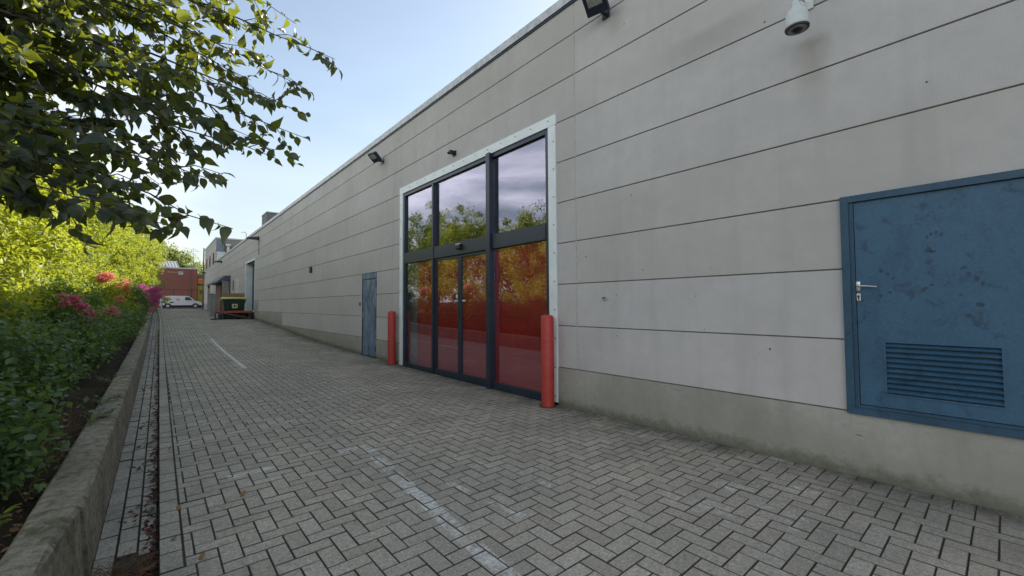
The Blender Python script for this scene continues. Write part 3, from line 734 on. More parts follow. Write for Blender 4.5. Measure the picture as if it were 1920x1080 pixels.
# dome camera
C_ = empty('security_camera', (D, 1.10, 2.72), 'white dome security camera on a wall bracket above the blue door', 'security camera')
cx = 4.22
MB().lathe((cx, 1.10, 2.40), [(.088, 0), (.094, .012), (.092, .03), (.088, .10), (.074, .145), (.05, .175), (.036, .19), (.034, .235), (.03, .24)], 32).build('housing', M['white'], C_)
MB().lathe((cx, 1.10, 2.388), [(.072, 0), (.090, .0), (.0925, .011), (.0925, .013)], 32).build('dark_ring', M['black'], C_)
MB().lathe((cx, 1.10, 2.352), [(.006, 0), (.024, .004), (.040, .016), (.046, .030), (.046, .036)], 24).build('lens_dome', M['lens'], C_)
MB().lathe((cx, 1.10, 2.379), [(.060, 0), (.070, .003), (.071, .009)], 32).build('inner_ring', simple('dull_ring', (.20, .20, .18), .4), C_)
MB().tube([(cx, 1.10, 2.60), (cx, 1.10, 2.69), (cx+.03, 1.10, 2.735), (cx+.10, 1.10, 2.75), (D-.01, 1.10, 2.75)], [.026, .026, .027, .028, .03], 12).box(D-.018, D-.001, 1.04, 1.16, 2.68, 2.82, bev=.006).tube([(cx-.02, 1.075, 2.62), (cx-.02, 1.05, 2.64)], .008, 6).build('bracket', M['white'], C_)
# bullet camera over the entrance
c2 = empty('bullet_camera', (D, 7.05, 3.0), 'tiny black camera on the wall above the glass entrance', 'security camera')
MB().box(D-.02, D-.001, 7.0, 7.12, 2.98, 3.08, bev=.004).box(D-.13, D-.02, 7.02, 7.10, 3.0, 3.075, bev=.015).build('housing', M['black'], c2)
MB().tube([(D-.13, 7.06, 3.02), (D-.16, 7.06, 3.0)], .022, 10).build('lens', M['lens'], c2)
sk = empty('wall_socket', (D, 3.43, .075), 'small pale junction box on the wall right of the glass entrance', 'junction box')
MB().box(D-.022, D-.001, 3.375, 3.455, .052, .098, bev=.004).build('housing', simple('yellowed_plastic', (.42, .42, .34), .5), sk)
MB().box(D-.026, D-.0225, 3.39, 3.44, .068, .084).build('plug_cover', M['black'], sk)
bx = MB().box(D-.05, D-.001, 17.05, 17.3, 1.25, 1.47, bev=.01); o = bx.build('wall_box', M['black']); tag(o, 'small black box fixed to the wall halfway along the warehouse', 'wall box')
dbx = MB().box(D-.03, D-.001, 12.07, 12.13, -.02, .08, bev=.004).box(D-.034, D-.031, 12.08, 12.12, 0, .03); o = dbx.build('intercom', simple('grey_intercom', (.16, .16, .15), .5)); tag(o, 'small grey bell box beside the weathered blue door', 'bell box')

# bollards
def bollard(x, y, h, label):
    g = gz(y); o = empty('bollard', (x, y, g), label, 'bollard', 'red bollards at the glass entrance')
    MB().lathe((x, y, g-.02), [(.094, 0), (.094, h-.02), (.090, h-.004), (.078, h+.010), (.04, h+.02), (.005, h+.022)], 28).build('post', M['red'], o)
    v = MB().lathe((x, y, g-.004), [(.13, 0), (.125, .008), (.10, .011)], 20); v.build('footing', M['bed'], o)
bollard(4.345, 4.325, 1.315, 'red steel bollard at the right end of the glass entrance')
bollard(4.372, 9.66, 1.29, 'red steel bollard at the left end of the glass entrance')

# ------------------------------------------------------------------ loading dock group
g3 = gz(30)
LT = empty('lift_table', (3.6, 30, g3), 'low dark dock platform with an orange red edge under the green bin', 'dock platform')
M['orange'] = simple('orange_red_steel', (.42, .075, .03), .5, var=.3)
MB().box(2.85, 4.42, 29.25, 32.4, g3+.36, g3+.44, bev=.01).build('deck', M['black'], LT)
MB().box(2.80, 4.36, 29.18, 29.248, g3+.35, g3+.47, bev=.01).build('front_edge', M['orange'], LT)
MB().box(3.0, 4.3, 29.6, 32.2, g3+.02, g3+.355).box(2.75, 2.95, 29.2, 29.6, g3, g3+.30).box(4.2, 4.42, 29.2, 29.7, g3+.02, g3+.349).build('undercarriage', M['black'], LT)
for x in (3.05, 3.4, 3.75, 4.1): MB().lathe((x-.04, 29.5, g3+.13), [(.05, 0), (.13, .005), (.13, .075), (.05, .08)], 18, Matrix.Rotation(R(90), 3, 'Y')).build('wheel', M['black'], LT)
MB().tube([(3.0, 29.15, g3+.34), (4.3, 29.05, g3+.04)], .012, 6).build('strap', simple('pale_strap', (.35, .32, .2), .7), LT)
MB().box(2.38, 2.72, 29.1, 29.5, g3, g3+.06, bev=.02).tube([(2.6, 29.3, g3+.04), (2.6, 29.3, g3+.36)], .03, 8).tube([(2.6, 29.3, g3+.36), (2.85, 29.3, g3+.40)], .03, 8).build('towing_foot', M['black'], LT)
gb = g3+.46
BN = empty('waste_container', (3.6, 30.0, gb), 'dark green wheeled waste container with a yellow lid on the dock platform', 'waste container')
M['green'] = simple('dark_green_plastic', (.012, .042, .032), .45, var=.2); M['yellow'] = simple('yellow_lid_plastic', (.55, .50, .10), .5, var=.12)
bb = MB()
bb.add([(3.06, 29.62, gb+.02), (4.02, 29.62, gb+.02), (4.02, 30.35, gb+.02), (3.06, 30.35, gb+.02), (2.99, 29.52, gb+.66), (4.10, 29.52, gb+.66), (4.10, 30.45, gb+.66), (2.99, 30.45, gb+.66)], [(0, 3, 2, 1), (4, 5, 6, 7), (0, 1, 5, 4), (1, 2, 6, 5), (2, 3, 7, 6), (3, 0, 4, 7)])
bb.box(2.95, 4.14, 29.49, 30.48, gb+.62, gb+.70, bev=.012)
for x in (3.2, 3.5, 3.8): bb.box(x, x+.04, 29.52, 29.6, gb+.1, gb+.6)
for sx in (2.93, 4.12): bb.tube([(sx, 29.75, gb+.5), (sx, 30.2, gb+.5)], .03, 8)
bb.build('body', M['green'], BN)
ld = MB(); n = 8; vs = []
for i in range(n+1):
    t = i/n; y = 29.44+t*1.06; z = gb+.72+.12*math.sin(math.pi*min(1, t*.9+.05))
    vs += [(2.93, y, z), (4.16, y, z-.0), (2.93, y, gb+.705), (4.16, y, gb+.705)]
fs = []
for i in range(n): a_ = 4*i; b_ = a_+4; fs += [(a_, a_+1, b_+1, b_), (a_+2, a_, b_, b_+2), (a_+1, a_+3, b_+3, b_+1)]
fs += [(2, 3, 1, 0), (4*n, 4*n+1, 4*n+3, 4*n+2)]
ld.add(vs, fs).box(3.2, 3.9, 29.40, 29.46, gb+.715, gb+.76, bev=.01).build('lid', M['yellow'], BN)
st = MB().box(3.42, 3.70, 29.505, 29.512, gb+.17, gb+.42).build('sticker', simple('pale_yellow_sticker', (.60, .58, .30), .5), BN)
ar = MB(); ar.add([(3.47, 29.503, gb+.30), (3.56, 29.503, gb+.38), (3.56, 29.503, gb+.33), (3.65, 29.503, gb+.33), (3.65, 29.503, gb+.27), (3.56, 29.503, gb+.27), (3.56, 29.503, gb+.22)], [(0, 6, 5, 4, 3, 2, 1)]); ar.build('sticker_arrow', M['black'], st)
for x in (3.15, 3.95):
    for y in (29.7, 30.27): MB().lathe((x-.02, y, gb+.05), [(.02, 0), (.05, .004), (.05, .036), (.02, .04)], 12, Matrix.Rotation(R(90), 3, 'Y')).build('wheel', M['black'], BN)
# board / crate leaning behind
cr_ = MB().box(3.05, 4.25, 31.0, 31.08, gb+.0, gb+1.08)
for i in range(4): cr_.box(3.05, 4.25, 30.97, 30.998, gb+.08+i*.27, gb+.2+i*.27)
tag(cr_.build('wooden_board', simple('plywood', (.30, .215, .11), .7, var=.25, scale=14)), 'brown slatted wooden board standing behind the green waste container', 'board')
# concrete barrier of the ramp
bar = MB().box(2.70, 3.02, 34.0, 34.6, gz(34)-.2, .76, bev=.02).box(2.66, 3.06, 33.96, 34.64, .761, .82, bev=.01)
tag(bar.build('ramp_wall', simple('grey_ramp_concrete', (.30, .31, .30), .85, var=.2, scale=3)), 'upright grey concrete side wall of the loading ramp left of the green bin', 'ramp wall')
# loading shelter
S_ = empty('loading_shelter', (D, 41, gz(42)), 'boxy dock shelter with a blue grey canopy and ribbed shutter beyond the ramp wall', 'dock shelter')
M['canopy'] = simple('blue_grey_canopy', (.085, .095, .14), .5); M['shutter'] = simple('ribbed_shutter', (.30, .27, .235), .6)
MB().box(4.10, D-.002, 40.2, 50.3, 2.02, 2.42, bev=.02).add([(3.72, 40.3, 2.05), (3.72, 50.2, 2.05), (4.098, 50.2, 2.36), (4.098, 40.3, 2.36), (3.72, 40.3, 1.9), (3.72, 50.2, 1.9), (4.098, 50.2, 2.03), (4.098, 40.3, 2.03)], [(0, 3, 2, 1), (4, 5, 6, 7), (0, 4, 7, 3), (1, 2, 6, 5), (0, 1, 5, 4)]).build('canopy', M['canopy'], S_)
MB().box(4.42, D-.002, 40.0, 40.19, gz(40), 2.44).build('side_post', M['canopy'], S_)
shu = MB(); 
for i in range(22): shu.box(4.13+.004*(i % 2), 4.415, 40.3, 40.34+.02*(i % 2), gz(40)+i*.12, gz(40)+i*.12+.115)
shu.build('shutter', M['shutter'], S_)
MB().box(3.98, 4.12, 40.28, 40.42, gz(40), 2.02).build('post', M['shutter'], S_)
MB().box(3.80, 3.98, 50.0, 50.2, gz(50), 1.95).build('post', M['shutter'], S_)
MB().box(4.3, D-.003, 44.5, 48.5, gz(46)+.1, 1.95).build('red_door', simple('dull_red_door', (.10, .022, .022), .5), S_)
MB().box(3.84, 3.97, 49.9, 49.98, 1.2, 1.75).build('notice_board', simple('pale_notice', (.5, .42, .36), .6), S_)

# ------------------------------------------------------------------ far end: van, buildings, fence
def van():
    Y = 85; g = gz(Y)+.02; x0 = .45; L_ = 5.45
    o = empty('delivery_van', (x0+2.7, Y, g), 'white delivery van with a yellow oval emblem parked across the lane end', 'van')
    W = 1.9
    prof = [(0, .45), (0, 1.1), (.05, 1.75), (.16, 1.93), (.5, 1.97), (3.2, 1.97), (3.62, 1.90), (3.95, 1.62), (4.25, 1.32), (4.5, 1.16), (5.05, 1.03), (5.32, .86), (5.42, .62), (5.42, .38), (5.2, .28), (.1, .28)]
    def arch(xc): return []
    m = MB(); n = len(prof); vs = []
    for (yy, ins) in ((Y, .0), (Y+.06, 0), (Y+W-.06, 0), (Y+W, .0)):
        for (x, z) in prof:
            tp = max(0, (z-1.1))*.11; dy = tp if yy < Y+1 else -tp
            edge_ = .05 if yy in (Y, Y+W) else 0
            cx_, cz_ = 2.7, 1.0
            vs.append((x0+x+(cx_-x)*edge_*.35, yy+dy, g+z+(cz_-z)*edge_*.5))
    fs = [(s*n+k, s*n+(k+1) % n, (s+1)*n+(k+1) % n, (s+1)*n+k) for s in range(3) for k in range(n)]
    fs += [tuple(range(n-1, -1, -1)), tuple(3*n+k for k in range(n))]
    m.add(vs, fs, False); m.build('body', simple('white_van_paint', (.66, .66, .64), .3, var=.03), o)
    def side(pts, name, mat, dy=-.012, parent=o):
        b = MB(); v = [(x0+x, Y+max(0, z-1.1)*.11+dy-.0, g+z) for x, z in pts]; b.add(v+[(a, c+.01, e) for a, c, e in v], [tuple(range(len(pts)-1, -1, -1)), tuple(range(len(pts), 2*len(pts)))]+[(i, (i+1) % len(pts), (i+1) % len(pts)+len(pts), i+len(pts)) for i in range(len(pts))]); return b.build(name, mat, parent)
    side([(3.08, 1.25), (3.10, 1.78), (3.55, 1.78), (3.85, 1.55), (4.12, 1.27)], 'side_window', M['darkglass'])
    side([(.05, .28), (5.38, .28), (5.40, .50), (.05, .46)], 'sill_trim', M['black'], -.02)
    MB().box(x0+.15, x0+5.2, Y+.25, Y+W-.2, g+.13, g+.30).build('underbody_shade', M['black'], o)  # black underside box, carries the dark shade beneath the van in its colour
    for xc in (.98, 4.45):
        w = MB().lathe((x0+xc, Y+.12, g+.34), [(.30, -.02), (.36, -.14), (.37, .02), (.36, .06)], 24, Matrix.Rotation(R(90), 3, 'X')).build('wheel', M['black'], o)
        MB().lathe((x0+xc, Y-.03, g+.34), [(.05, .02), (.22, .01), (.23, -.02)], 20, Matrix.Rotation(R(90), 3, 'X')).build('rim', M['steel'], w)
        side([(xc+.46*math.cos(t), .34+.46*math.sin(t)) for t in [math.pi*i/12 for i in range(13)]], 'wheel_arch', M['black'], -.022)
    side([(5.0, .72), (5.02, .95), (5.30, .85), (5.38, .72)], 'headlight', simple('headlight_lens', (.7, .7, .68), .1))
    MB().box(x0+3.95, x0+4.15, Y-.22, Y-.02, g+1.2, g+1.42, bev=.03).build('mirror', simple('mirror_white', (.7, .7, .68), .3), o)
    em = side([(.82+.56*math.cos(t), 1.48+.24*math.sin(t)) for t in [2*math.pi*i/24 for i in range(24)]], 'emblem', M['black'], -.018)
    side([(.82+.50*math.cos(t), 1.48+.19*math.sin(t)) for t in [2*math.pi*i/24 for i in range(24)]], 'emblem_oval', simple('emblem_yellow', (.72, .42, .02), .4), -.024, em)
    for i, xx in enumerate((.5, .68, .86, 1.04)): side([(xx, 1.40), (xx+.03, 1.56), (xx+.11, 1.56), (xx+.08, 1.40)], 'emblem_mark', simple('emblem_red', (.4, .08, .01), .4), -.029, em)
    mo = simple('motif_orange', (.62, .22, .06), .5)
    for (a, b, s_) in ((2.05, 1.50, .12), (2.22, 1.38, .14), (2.40, 1.46, .11), (2.28, 1.25, .10)): side([(a+s_*math.cos(t)*(1 if k % 2 else .55), b+s_*math.sin(t)*(1 if k % 2 else .55)) for k, t in enumerate([2*math.pi*i/8 for i in range(8)])], 'motif', mo, -.016)
    side([(1.1, .80), (1.3, 1.05), (1.85, 1.0), (1.5, .85)], 'motif', simple('motif_green', (.05, .12, .05), .5), -.016)
    for xx in (2.75, 3.3): side([(xx, 1.06), (xx, 1.10), (xx+.16, 1.10), (xx+.16, 1.06)], 'door_handle', M['black'], -.02)
van()
def brick_mat():
    t = Mt('red_brick'); b = N(t.nt, 'ShaderNodeTexBrick', i_Scale=1.0); b.inputs['Color1'].default_value = (.30, .085, .055, 1); b.inputs['Color2'].default_value = (.23, .06, .042, 1); b.inputs['Mortar'].default_value = (.24, .17, .14, 1)
    b.inputs['Brick Width'].default_value = .22; b.inputs['Row Height'].default_value = .075; b.inputs['Mortar Size'].default_value = .008
    c = N(t.nt, 'ShaderNodeCombineXYZ'); x, y, z = t.sep(); t.l(x, c.inputs[0]); t.l(z, c.inputs[1]); t.l(c.outputs[0], b.inputs['Vector'])
    t.col(t.mix(t.ramp(t.noise(.5, 4), .35, .7, 0, .35), b.outputs['Color'], (.17, .06, .045))); return t.set(.9)
BB = empty('brick_building', (0, 110, gz(110)), 'red brick building with a flat roof behind the parked van', 'building')
MB().box(-14, 6.55, 110, 122, -.5, 7.7).build('wall', brick_mat(), BB)
MB().box(-14.1, 6.66, 109.9, 122.1, 7.701, 7.95).build('roof_edge', M['coping'], BB)
box('drainpipe', simple('brown_pipe', (.17, .10, .09), .5), BB, 5.35, 5.5, 109.88, 109.99, -.4, 7.69)
sg = MB().box(3.4, 4.15, 109.9, 109.99, 6.5, 7.1).build('wall_sign', simple('sign_white', (.6, .6, .6), .5), BB)
MB().box(3.47, 4.08, 109.87, 109.895, 6.82, 7.0).box(3.5, 3.9, 109.87, 109.895, 6.6, 6.72).build('sign_print', simple('sign_grey', (.28, .25, .27), .5), sg)
MB().box(1.7, 2.05, 109.9, 109.99, 6.9, 7.05).box(2.15, 2.5, 109.9, 109.99, 6.85, 6.98).box(2.58, 3.2, 109.9, 109.99, 6.9, 7.0).build('wall_lettering', simple('pale_lettering', (.5, .36, .22), .5), BB)
sk_ = MB(); sk_.add([(.6, 112, 7.95), (3.6, 112, 7.95), (3.2, 116, 9.7), (.2, 116, 9.7), (3.6, 112.2, 7.8), (.6, 112.2, 7.8), (3.2, 116.2, 7.8), (.2, 116.2, 7.8)], [(0, 1, 2, 3), (1, 4, 6, 2), (0, 3, 7, 5), (3, 2, 6, 7)])
for i in range(7): sk_.tube([(.6+i*.5, 111.98, 7.97), (.2+i*.5, 115.98, 9.73)], .05, 4)
sk_.build('rooflight', simple('grey_rooflight', (.30, .31, .33), .4), BB)
GB = empty('grey_shed', (9, 112, gz(112)), 'grey building with yellow signs partly hidden behind the far corner', 'building')
MB().box(6.75, 24, 113, 125, -.5, 6.9).build('wall', simple('grey_green_cladding', (.13, .14, .135), .7), GB)
MB().box(6.85, 8.2, 112.9, 112.99, 4.9, 5.9).build('sign', simple('orange_yellow_sign', (.70, .36, .03), .5), GB)
MB().box(7.0, 8.0, 112.86, 112.895, 5.2, 5.6).build('sign_print', simple('sign_rust', (.45, .16, .03), .5), GB)
MB().box(6.8, 8.4, 112.9, 112.99, .6, 4.3).build('billboard', simple('lime_board', (.40, .42, .03), .5), GB)
MB().box(7.2, 7.8, 112.86, 112.895, 2.6, 3.4).build('billboard_print', simple('board_grey', (.12, .16, .12), .5), GB)
HB = empty('shade_hall', (16, 84, gz(84)), 'plain grey hall added out of sight behind the taller block to shade the lane end', 'building')  # unseen hall, added so its shadow covers the road around the van
MB().box(9.5, 26, 66, 106, -.6, 7.6).build('wall', M['cladding'], HB); MB().box(9.4, 26.1, 65.9, 106.1, 7.601, 7.8).build('roof', M['coping'], HB)
FN = empty('railing', (3, 97, gz(97)), 'thin dark metal railing standing in front of the red brick building', 'railing')
for x in (-3.2, .0, 2.4, 4.9, 7.4): MB().box(x, x+.07, 97, 97.07, gz(97), 3.0).build('post', M['black'], FN)
MB().box(-3.2, 7.5, 97.01, 97.05, 2.93, 2.999).build('top_rail', M['black'], FN)
PB = empty('kerb_post', (.62, 76, gz(76)), 'short pale post at the end of the planting bed beside the van', 'post')
MB().lathe((.62, 76, gz(76)), [(.09, 0), (.09, .75), (.07, .85), (.02, .88)], 16).build('post', simple('pale_post', (.42, .38, .30), .7), PB)

tag(MB().box(-.2, .75, 75.0, 75.25, gz(75)-.1, gz(75)+.1, bev=.02).build('kerb_stone', simple('pale_kerb', (.40, .36, .28), .8)), 'pale kerb stone closing the end of the planting bed', 'kerb')

# ------------------------------------------------------------------ vegetation
T_FAR = (np.array([(0, 0, 0), (.34, .45, .10), (0, 1, -.05), (-.34, .45, .10)]), [(0, 1, 2), (0, 2, 3)])
_ys = [.07, .24, .45, .66, .85]; _ws = [.13, .29, .355, .30, .16]; _wv = [.03, .075, .06, .09, .03]
_mid = [(0, 0, 0), (0, .20, .01), (0, .45, .0), (0, .72, -.05), (0, 1.04, -.17)]
T_NEAR = (np.array(_mid+[(w, y, h) for w, y, h in zip(_ws, _ys, _wv)]+[(-w*.96, y+.015, h*1.1) for w, y, h in zip(_ws, _ys, _wv)]),
          [(0, 5, 1), (5, 6, 1), (1, 6, 2), (6, 7, 2), (2, 7, 3), (7, 8, 3), (3, 8, 9), (3, 9, 4), (0, 1, 10), (10, 1, 11), (1, 2, 11), (11, 2, 12), (2, 3, 12), (12, 3, 13), (3, 14, 13), (3, 4, 14)])
T_PETAL = (np.array([(0, 0, 0), (.45, .5, .18), (0, 1, .05), (-.45, .5, .18)]), [(0, 1, 2), (0, 2, 3)])
def leaves(P, Dr, Nn, S, tmpl, name, mat, parent=None, V=None, curl=None):
    tv, tf = tmpl; n = len(P)
    Dr = Dr/np.linalg.norm(Dr, axis=1, keepdims=True)
    X = np.cross(Dr, Nn); X /= np.linalg.norm(X, axis=1, keepdims=True)+1e-9; Z = np.cross(X, Dr)
    tvv = np.broadcast_to(tv, (n,)+tv.shape).copy()
    if curl is not None: tvv[:, :, 2] -= curl[:, None]*tvv[:, :, 1]**2; tvv[:, :, 1] *= (1-.25*np.abs(curl))[:, None]
    W = P[:, None]+S[:, None, None]*(tvv[:, :, 0:1]*X[:, None]+tvv[:, :, 1:2]*Dr[:, None]+tvv[:, :, 2:3]*Z[:, None])
    W = W.reshape(-1, 3); k = len(tv)
    F = (np.array(tf)[None]+(np.arange(n)*k)[:, None, None]).reshape(-1, 3)
    me = bpy.data.meshes.new(name); me.vertices.add(len(W)); me.vertices.foreach_set('co', W.ravel().astype(np.float32))
    me.loops.add(F.size); me.loops.foreach_set('vertex_index', F.ravel().astype(np.int32))
    me.polygons.add(len(F)); me.polygons.foreach_set('loop_start', np.arange(0, F.size, 3, dtype=np.int32)); me.polygons.foreach_set('loop_total', np.full(len(F), 3, dtype=np.int32))
    me.polygons.foreach_set('use_smooth', np.ones(len(F), dtype=bool) if k > 4 else np.zeros(len(F), dtype=bool))
    me.update(calc_edges=True); me.materials.append(mat)
    v = rng.random(n) if V is None else V
    a = me.attributes.new('v', 'FLOAT', 'POINT'); a.data.foreach_set('value', np.repeat(v, k).astype(np.float32))
    o = bpy.data.objects.new(name, me); col.objects.link(o)
    if parent is not None: o.parent = parent
    return o
def unit(n):
    v = rng.normal(size=(n, 3)); return v/np.linalg.norm(v, axis=1, keepdims=True)
def crown_points(c, rad, clumps, per, cr, rg=None, hollow=.45, flat=.8):
    """clumpy crown; c centre, rad radii"""
    u = unit(clumps); t = (hollow+(1-hollow)*rng.random(clumps)**.6)
    C = np.array(c)+u*t[:, None]*np.array(rad)*(1+.18*rng.normal(size=(clumps, 1)))
    s = cr*(.6+.8*rng.random(clumps)); cen = np.repeat(C, per, 0)
    d = unit(clumps*per)*(rng.random((clumps*per, 1))**.45)*np.repeat(s, per)[:, None]; d[:, 2] *= flat
    out = unit(clumps*per)*.75+d/(np.linalg.norm(d, axis=1, keepdims=True)+1e-6)*.6+np.array((0, 0, -.15))
    tone = np.repeat(rng.random(clumps), per)*.6+rng.random(clumps*per)*.4
    return C, cen+d, out, tone
def tree(name, base, c, rad, clumps, per, cr, leaf, mat, label, cat='tree', group=None, trunk_r=.1, rz=0, tmpl=T_FAR, crown='crown', hollow=.45):
    o = empty(name, base, label, cat, group)
    base = Vector(base); cl = Vector(c)-base
    C, P, Dd, tone = crown_points(cl, rad, clumps, per, cr, hollow=hollow)
    keep = P[:, 2] > .02; P, Dd, tone = P[keep], Dd[keep], tone[keep]
    leaves(P, Dd, unit(len(P))*.6+np.array((.35, 0, .8)), leaf*(.6+.8*rng.random(len(P))), tmpl, crown, mat, o, tone)
    m = MB(); top = Vector((cl.x*.8, cl.y*.8, cl.z))
    m.tube([Vector((0, 0, -.1)), Vector((cl.x*.2, cl.y*.2, cl.z*.35)), top], [trunk_r, trunk_r*.8, trunk_r*.35], 8)
    idx = rng.choice(clumps, min(clumps, 26), replace=False)
    for i in idx:
        t = rng.uniform(.25, .9); s = Vector((0, 0, 0)).lerp(top, t); e = Vector(C[i]); mid = s.lerp(e, .5)+Vector(rng.normal(size=3)*.06*(e-s).length)
        m.tube([s, mid, e], [trunk_r*.38*(1.1-t), trunk_r*.22, trunk_r*.07], 5, cap=False)
    m.build('trunk' if cat == 'tree' else 'stems', M['bark'], o, local=True)
    return o
def bz(x, y): return gz(y)+.2+min(.55, max(0, -(x-edge(y)+.03)-.55)*.22)

# sunlit yellow green trees along the bed
for (x, y, r, h, lbl, mt) in [
    (-2.6, 9.6, 1.5, 4.2, 'nearest sunlit yellow green tree behind the shaded shrubs', 'leafyel'),
    (-3.1, 13.2, 1.7, 4.6, 'second sunlit yellow green tree along the planting bed', 'leafyel'),
    (-2.7, 17.4, 1.8, 5.3, 'broad yellow green tree behind the coral blossoms', 'leafyel'),
    (-3.2, 22.0, 2.1, 5.9, 'tall mid green tree halfway along the planting bed', 'leafmid'),
    (-2.6, 27.5, 2.0, 5.3, 'yellow green tree behind the round dark bush', 'leafyel'),
    (-3.0, 34.0, 2.3, 6.2, 'mid green tree rising behind the magenta shrub', 'leafmid'),
    (-2.4, 41.0, 2.2, 6.4, 'loose yellow green tree beyond the magenta shrub', 'leafyel'),
    (-1.7, 50.0, 2.3, 7.0, 'yellow tinged tree leaning over the far end of the bed', 'leafyel'),
    (-3.2, 62.0, 3.4, 9.5, 'tall mid green tree near the far end of the bed', 'leafmid')]:
    b = (x, y, bz(x, y)); per = 210 if y < 30 else 170
    tree('broadleaf_tree', b, (x, y, b[2]+h*.53), (r, r*1.15, h*.5), int(150+r*36), int(per*.62), .24+.045*r, .085 if y < 30 else .12, M[mt], lbl, group='trees along the planting bed', trunk_r=.09, hollow=.3)
# second row fills the depth behind
for (x, y, r, h, lbl) in [(-5.6, 16, 2.2, 4.6, 'mid green tree in the back row behind the nearest yellow green trees'), (-6.2, 26, 2.8, 5.8, 'wide mid green tree in the back row at mid distance'), (-6.5, 38, 3, 6.6, 'big mid green tree in the back row further along'), (-4.2, 5.0, 1.5, 3.2, 'low green tree behind the overhanging tree')]:
    b = (x, y, bz(x, y)); tree('broadleaf_tree', b, (x, y, b[2]+h*.52), (r, r*1.2, h*.48), 120, 130, .7, .12, M['leafmid'], lbl, group='trees along the planting bed', trunk_r=.1)
# far trees
for (x, y, r, h, lbl) in [(-7.0, 128, 7.2, 21.5, 'huge hazy tree rising behind the red brick building'), (1.0, 150, 8.0, 17.0, 'rounded hazy tree right behind the brick building roof'), (14, 165, 8, 13.0, 'distant low tree behind the grey shed'), (-20, 120, 9, 18, 'distant broad tree left of the brick building')]:
    tree('tall_tree', (x, y, gz(y)), (x, y, gz(y)+h*.6), (r, r, h*.42), 190, 130, 1.7, .55, M['leaffar'], lbl, group='tall trees behind the far buildings', trunk_r=.4)
# shaded shrubs
for i, (x, y, r, h, lbl) in enumerate([
    (-1.02, 4.15, .50, .80, 'nearest dark leafy shrub at the left beside the retaining wall'),
    (-1.22, 5.9, .58, 1.02, 'second dark leafy shrub behind the retaining wall'),
    (-1.20, 7.4, .62, 1.08, 'third dark leafy shrub spilling towards the retaining wall'),
    (-1.25, 9.2, .68, 1.15, 'dark leafy shrub below the nearer pink blossoms'),
    (-1.2, 11.3, .72, 1.2, 'dark leafy shrub between the pink blossoms'),
    (-1.15, 13.8, .72, 1.2, 'dark leafy shrub below the coral blossoms'),
    (-1.1, 16.4, .75, 1.2, 'dark leafy shrub just before the round dark bush'),
    (-1.15, 24.0, .7, 1.1, 'dark leafy shrub beyond the round dark bush'),
    (-1.2, 28.0, .7, 1.0, 'dark leafy shrub in front of the magenta shrub'),
    (-1.9, 6.9, .7, 1.1, 'taller dark shrub behind the second dark leafy shrub'), (-2.1, 9.6, .9, 1.2, 'taller dark shrub under the nearest sunlit tree'), (-2.1, 12.6, .9, 1.2, 'taller dark shrub under the second sunlit tree'), (-1.9, 4.9, .55, 1.0, 'dark shrub at the left edge behind the nearest shrub')]):
    b = (x, y, bz(x, y)); near = y < 12
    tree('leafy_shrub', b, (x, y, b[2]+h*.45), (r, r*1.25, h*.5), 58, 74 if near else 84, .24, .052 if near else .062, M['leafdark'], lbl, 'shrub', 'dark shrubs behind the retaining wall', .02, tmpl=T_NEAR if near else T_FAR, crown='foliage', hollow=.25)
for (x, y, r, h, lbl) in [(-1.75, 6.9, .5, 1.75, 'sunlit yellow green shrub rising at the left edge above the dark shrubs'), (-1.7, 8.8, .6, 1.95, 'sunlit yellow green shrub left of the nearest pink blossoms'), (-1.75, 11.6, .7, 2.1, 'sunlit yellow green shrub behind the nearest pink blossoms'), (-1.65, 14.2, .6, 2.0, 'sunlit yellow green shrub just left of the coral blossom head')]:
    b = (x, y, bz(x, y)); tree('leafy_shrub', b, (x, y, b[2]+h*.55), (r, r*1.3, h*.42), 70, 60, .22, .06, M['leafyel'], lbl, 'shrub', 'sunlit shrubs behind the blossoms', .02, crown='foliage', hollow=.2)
b = (-.75, 19.6, bz(-.75, 19.6)); tree('round_bush', b, (-.72, 19.8, b[2]+.78), (.52, .8, .82), 80, 120, .2, .05, M['leafdark'], 'round dense dark green bush left of the magenta shrub', 'bush', None, .03, crown='foliage', hollow=.5)
# flowering shrubs
def flowering(x, y, r, h, spots, mat, label, lm='leafdark', name='flowering_shrub'):
    b = (x, y, bz(x, y)); o = tree(name, b, (x, y, b[2]+h*.5), (r, r*1.1, h*.5), 50, 70, .24, .065, M[lm], label, 'flowering shrub', 'flowering shrubs along the bed', .02, crown='foliage')
    P = []; inv = np.array(b)
    for (sx, sy, sz, sr, n) in spots:
        q = unit(n)*sr*(rng.random((n, 1))**.4); q[:, 2] *= .75; P.append(np.array((sx+.10, sy-.25, sz+.05))-inv+q)
    P = np.concatenate(P); leaves(P, unit(len(P))+np.array((.2, -.2, .3)), unit(len(P)), .045*(.7+.6*rng.random(len(P))), T_PETAL, 'blossom', mat, o)
    return o
flowering(-1.15, 9.9, .6, 1.55, [(-1.05, 9.4, .06, .09, 110), (-.98, 9.6, -.05, .08, 90), (-1.13, 9.3, .0, .07, 60), (-.90, 9.8, -.16, .07, 80), (-.93, 9.7, -.24, .06, 50), (-1.2, 9.6, .12, .06, 40)], M['pink'], 'shrub with dusty pink blossoms nearest the camera above the dark shrubs')
flowering(-1.05, 12.6, .55, 1.35, [(-.80, 12.2, -.14, .13, 220), (-.95, 12.2, -.16, .10, 60), (-.7, 12.6, -.22, .07, 40)], M['pink'], 'shrub with one round pink blossom cluster near the wall')
flowering(-1.2, 15.2, .6, 2.1, [(-1.08, 15, .70, .17, 420), (-1.15, 14.9, .62, .10, 180)], M['coral'], 'shrub with a bright coral blossom head in the sun', 'leafyel')
